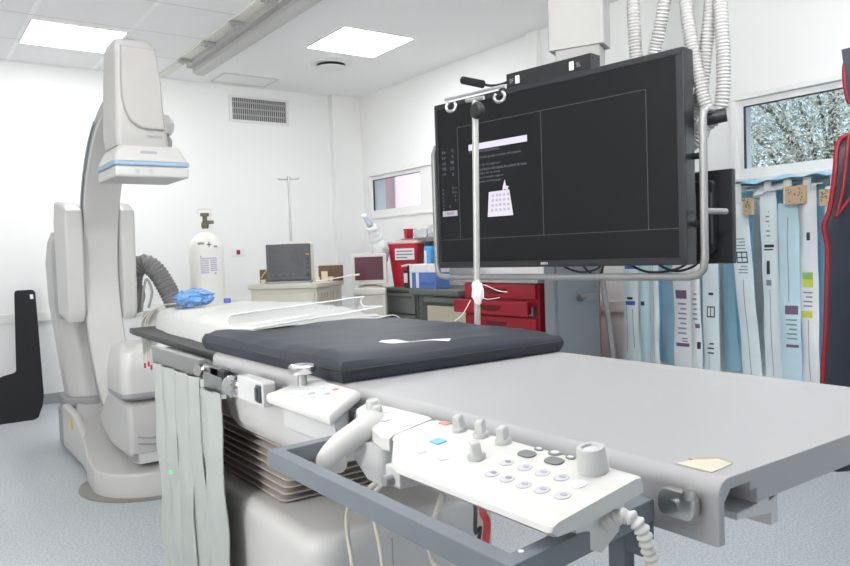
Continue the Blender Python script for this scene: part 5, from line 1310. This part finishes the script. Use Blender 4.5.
for sgn in (1, -1):
    b = B(); pts = [AP(s if sgn > 0 else .8 - s, z, foldat(s if sgn > 0 else .8 - s, z)) for s, z in ol]
    tube(b, pts, .009, 8, 60); part(t, 'side_binding', b, M['pipe'], label='red binding')
    b = B(); pts = [(.088, 1.478), (.072, 1.40), (.058, 1.30), (.040, 1.215)]
    tube(b, [AP(s if sgn > 0 else .8 - s, z, foldat(s if sgn > 0 else .8 - s, z) + .024) for s, z in pts], .006, 8, 40); tube(b, [AP(s if sgn > 0 else .8 - s, z, foldat(s if sgn > 0 else .8 - s, z) + .024) for s, z in [(.036, 1.205), (.075, 1.255), (.12, 1.30), (.2, 1.34)]], .006, 8, 30); part(t, 'front_binding', b, M['pipe'], label='red binding')
b = B(); pts = [(.12, 1.485), (.22, 1.45), (.30, 1.40), (.40, 1.375), (.50, 1.40), (.58, 1.45), (.68, 1.485)]
tube(b, [AP(s, z, foldat(s, z)) for s, z in pts], .012, 8, 40); part(t, 'neck_binding', b, M['pipe'], label='red binding')
# thyroid collar above the apron
t = thing('thyroid_collar', 'dark collar with red binding hanging above the apron at the right edge', 'collar', tuple(AP(.2, 1.58)))
b = B(); sheet(b, lambda u, v: AP(.062 + .30 * u + .02 * (1 - v), 1.585 + .17 * v + .05 * u * (1 - u), .03 + .03 * math.sin(u * PI)), 14, 8, .014); part(t, 'body', b, M['navy'], smooth=60)
b = B(); tube(b, [AP(.10, 1.755, .035), AP(.070, 1.70, .033), AP(.078, 1.60, .034), AP(.10, 1.585, .04), AP(.23, 1.597, .068), AP(.375, 1.585, .04)], .008, 8, 40); part(t, 'binding', b, M['pipe'], label='red binding')
b = B(); tube(b, [AP(.22, 1.74, .05), AP(.35, 1.80, .0), (3.02, 1.06, 1.79)], .006, 8, 12); part(t, 'loop', b, M['navy'])

# ================================================================== light, sky, camera
w = D.worlds.new('sky'); scene.world = w; w.use_nodes = True
nt = w.node_tree; bg = nt.nodes['Background']
sky = nt.nodes.new('ShaderNodeTexSky'); sky.sky_type = 'NISHITA'; sky.sun_disc = False; sky.sun_elevation = math.radians(48); sky.sun_rotation = math.radians(-80)
nt.links.new(sky.outputs['Color'], bg.inputs['Color']); bg.inputs['Strength'].default_value = 0.22
sun = D.lights.new('sun', 'SUN'); sun.energy = 3.0; sun.angle = math.radians(1); so = D.objects.new('sun', sun); COL.objects.link(so)
so.rotation_euler = Vector((.75, -.1, -.85)).to_track_quat('-Z', 'Y').to_euler()

for nm, loc, sx, sy, en, aim in (('fill_light', (1.3, .5, 2.2), 1.6, .3, 40, (.25, 1.5, 1)), ('fill_light', (-1.5, 1.0, 1.75), .5, 2.4, 60, (.9, .75, 1))):  # fill lights added out of view to lift ceiling and walls
    a = D.lights.new(nm, 'AREA'); a.shape = 'RECTANGLE'; a.size = sx; a.size_y = sy; a.energy = en; a.color = (1, 1, 1)
    ao = D.objects.new(nm, a); COL.objects.link(ao); ao.location = loc; ao.rotation_euler = Vector(aim).to_track_quat('-Z', 'Y').to_euler()

cam = D.cameras.new('camera'); co = D.objects.new('camera', cam); COL.objects.link(co)
cam.sensor_fit = 'HORIZONTAL'; cam.sensor_width = 36; cam.lens = 36 * 738 / 850; cam.clip_start = .02
p, r, phi = -.040, -.034, .62
cp, sp, cr, sr, c, s = math.cos(p), math.sin(p), math.cos(r), math.sin(r), math.cos(phi), math.sin(phi)
A = Matrix(((1, 0, 0), (0, -cp, sp), (0, sp, cp))); Bm = Matrix(((cr, -sr, 0), (sr, cr, 0), (0, 0, 1))); Wm = Matrix(((c, -s, 0), (0, 0, 1), (s, c, 0)))
Rm = Bm @ A @ Wm
X, Y, Z = Vector(Rm[0]), -Vector(Rm[1]), -Vector(Rm[2])
m4 = Matrix((X, Y, Z)).transposed().to_4x4(); m4.translation = (0, 0, 1.13); co.matrix_world = m4
scene.camera = co
scene.view_settings.view_transform = 'Standard'; scene.view_settings.look = 'None'; scene.view_settings.gamma = 1.0
scene.view_settings.exposure = 0.42; scene.view_settings.use_curve_mapping = False
scene.cycles.use_denoising = True; scene.cycles.max_bounces = 8; scene.cycles.diffuse_bounces = 5; scene.cycles.transparent_max_bounces = 12; scene.cycles.caustics_reflective = False; scene.cycles.caustics_refractive = False
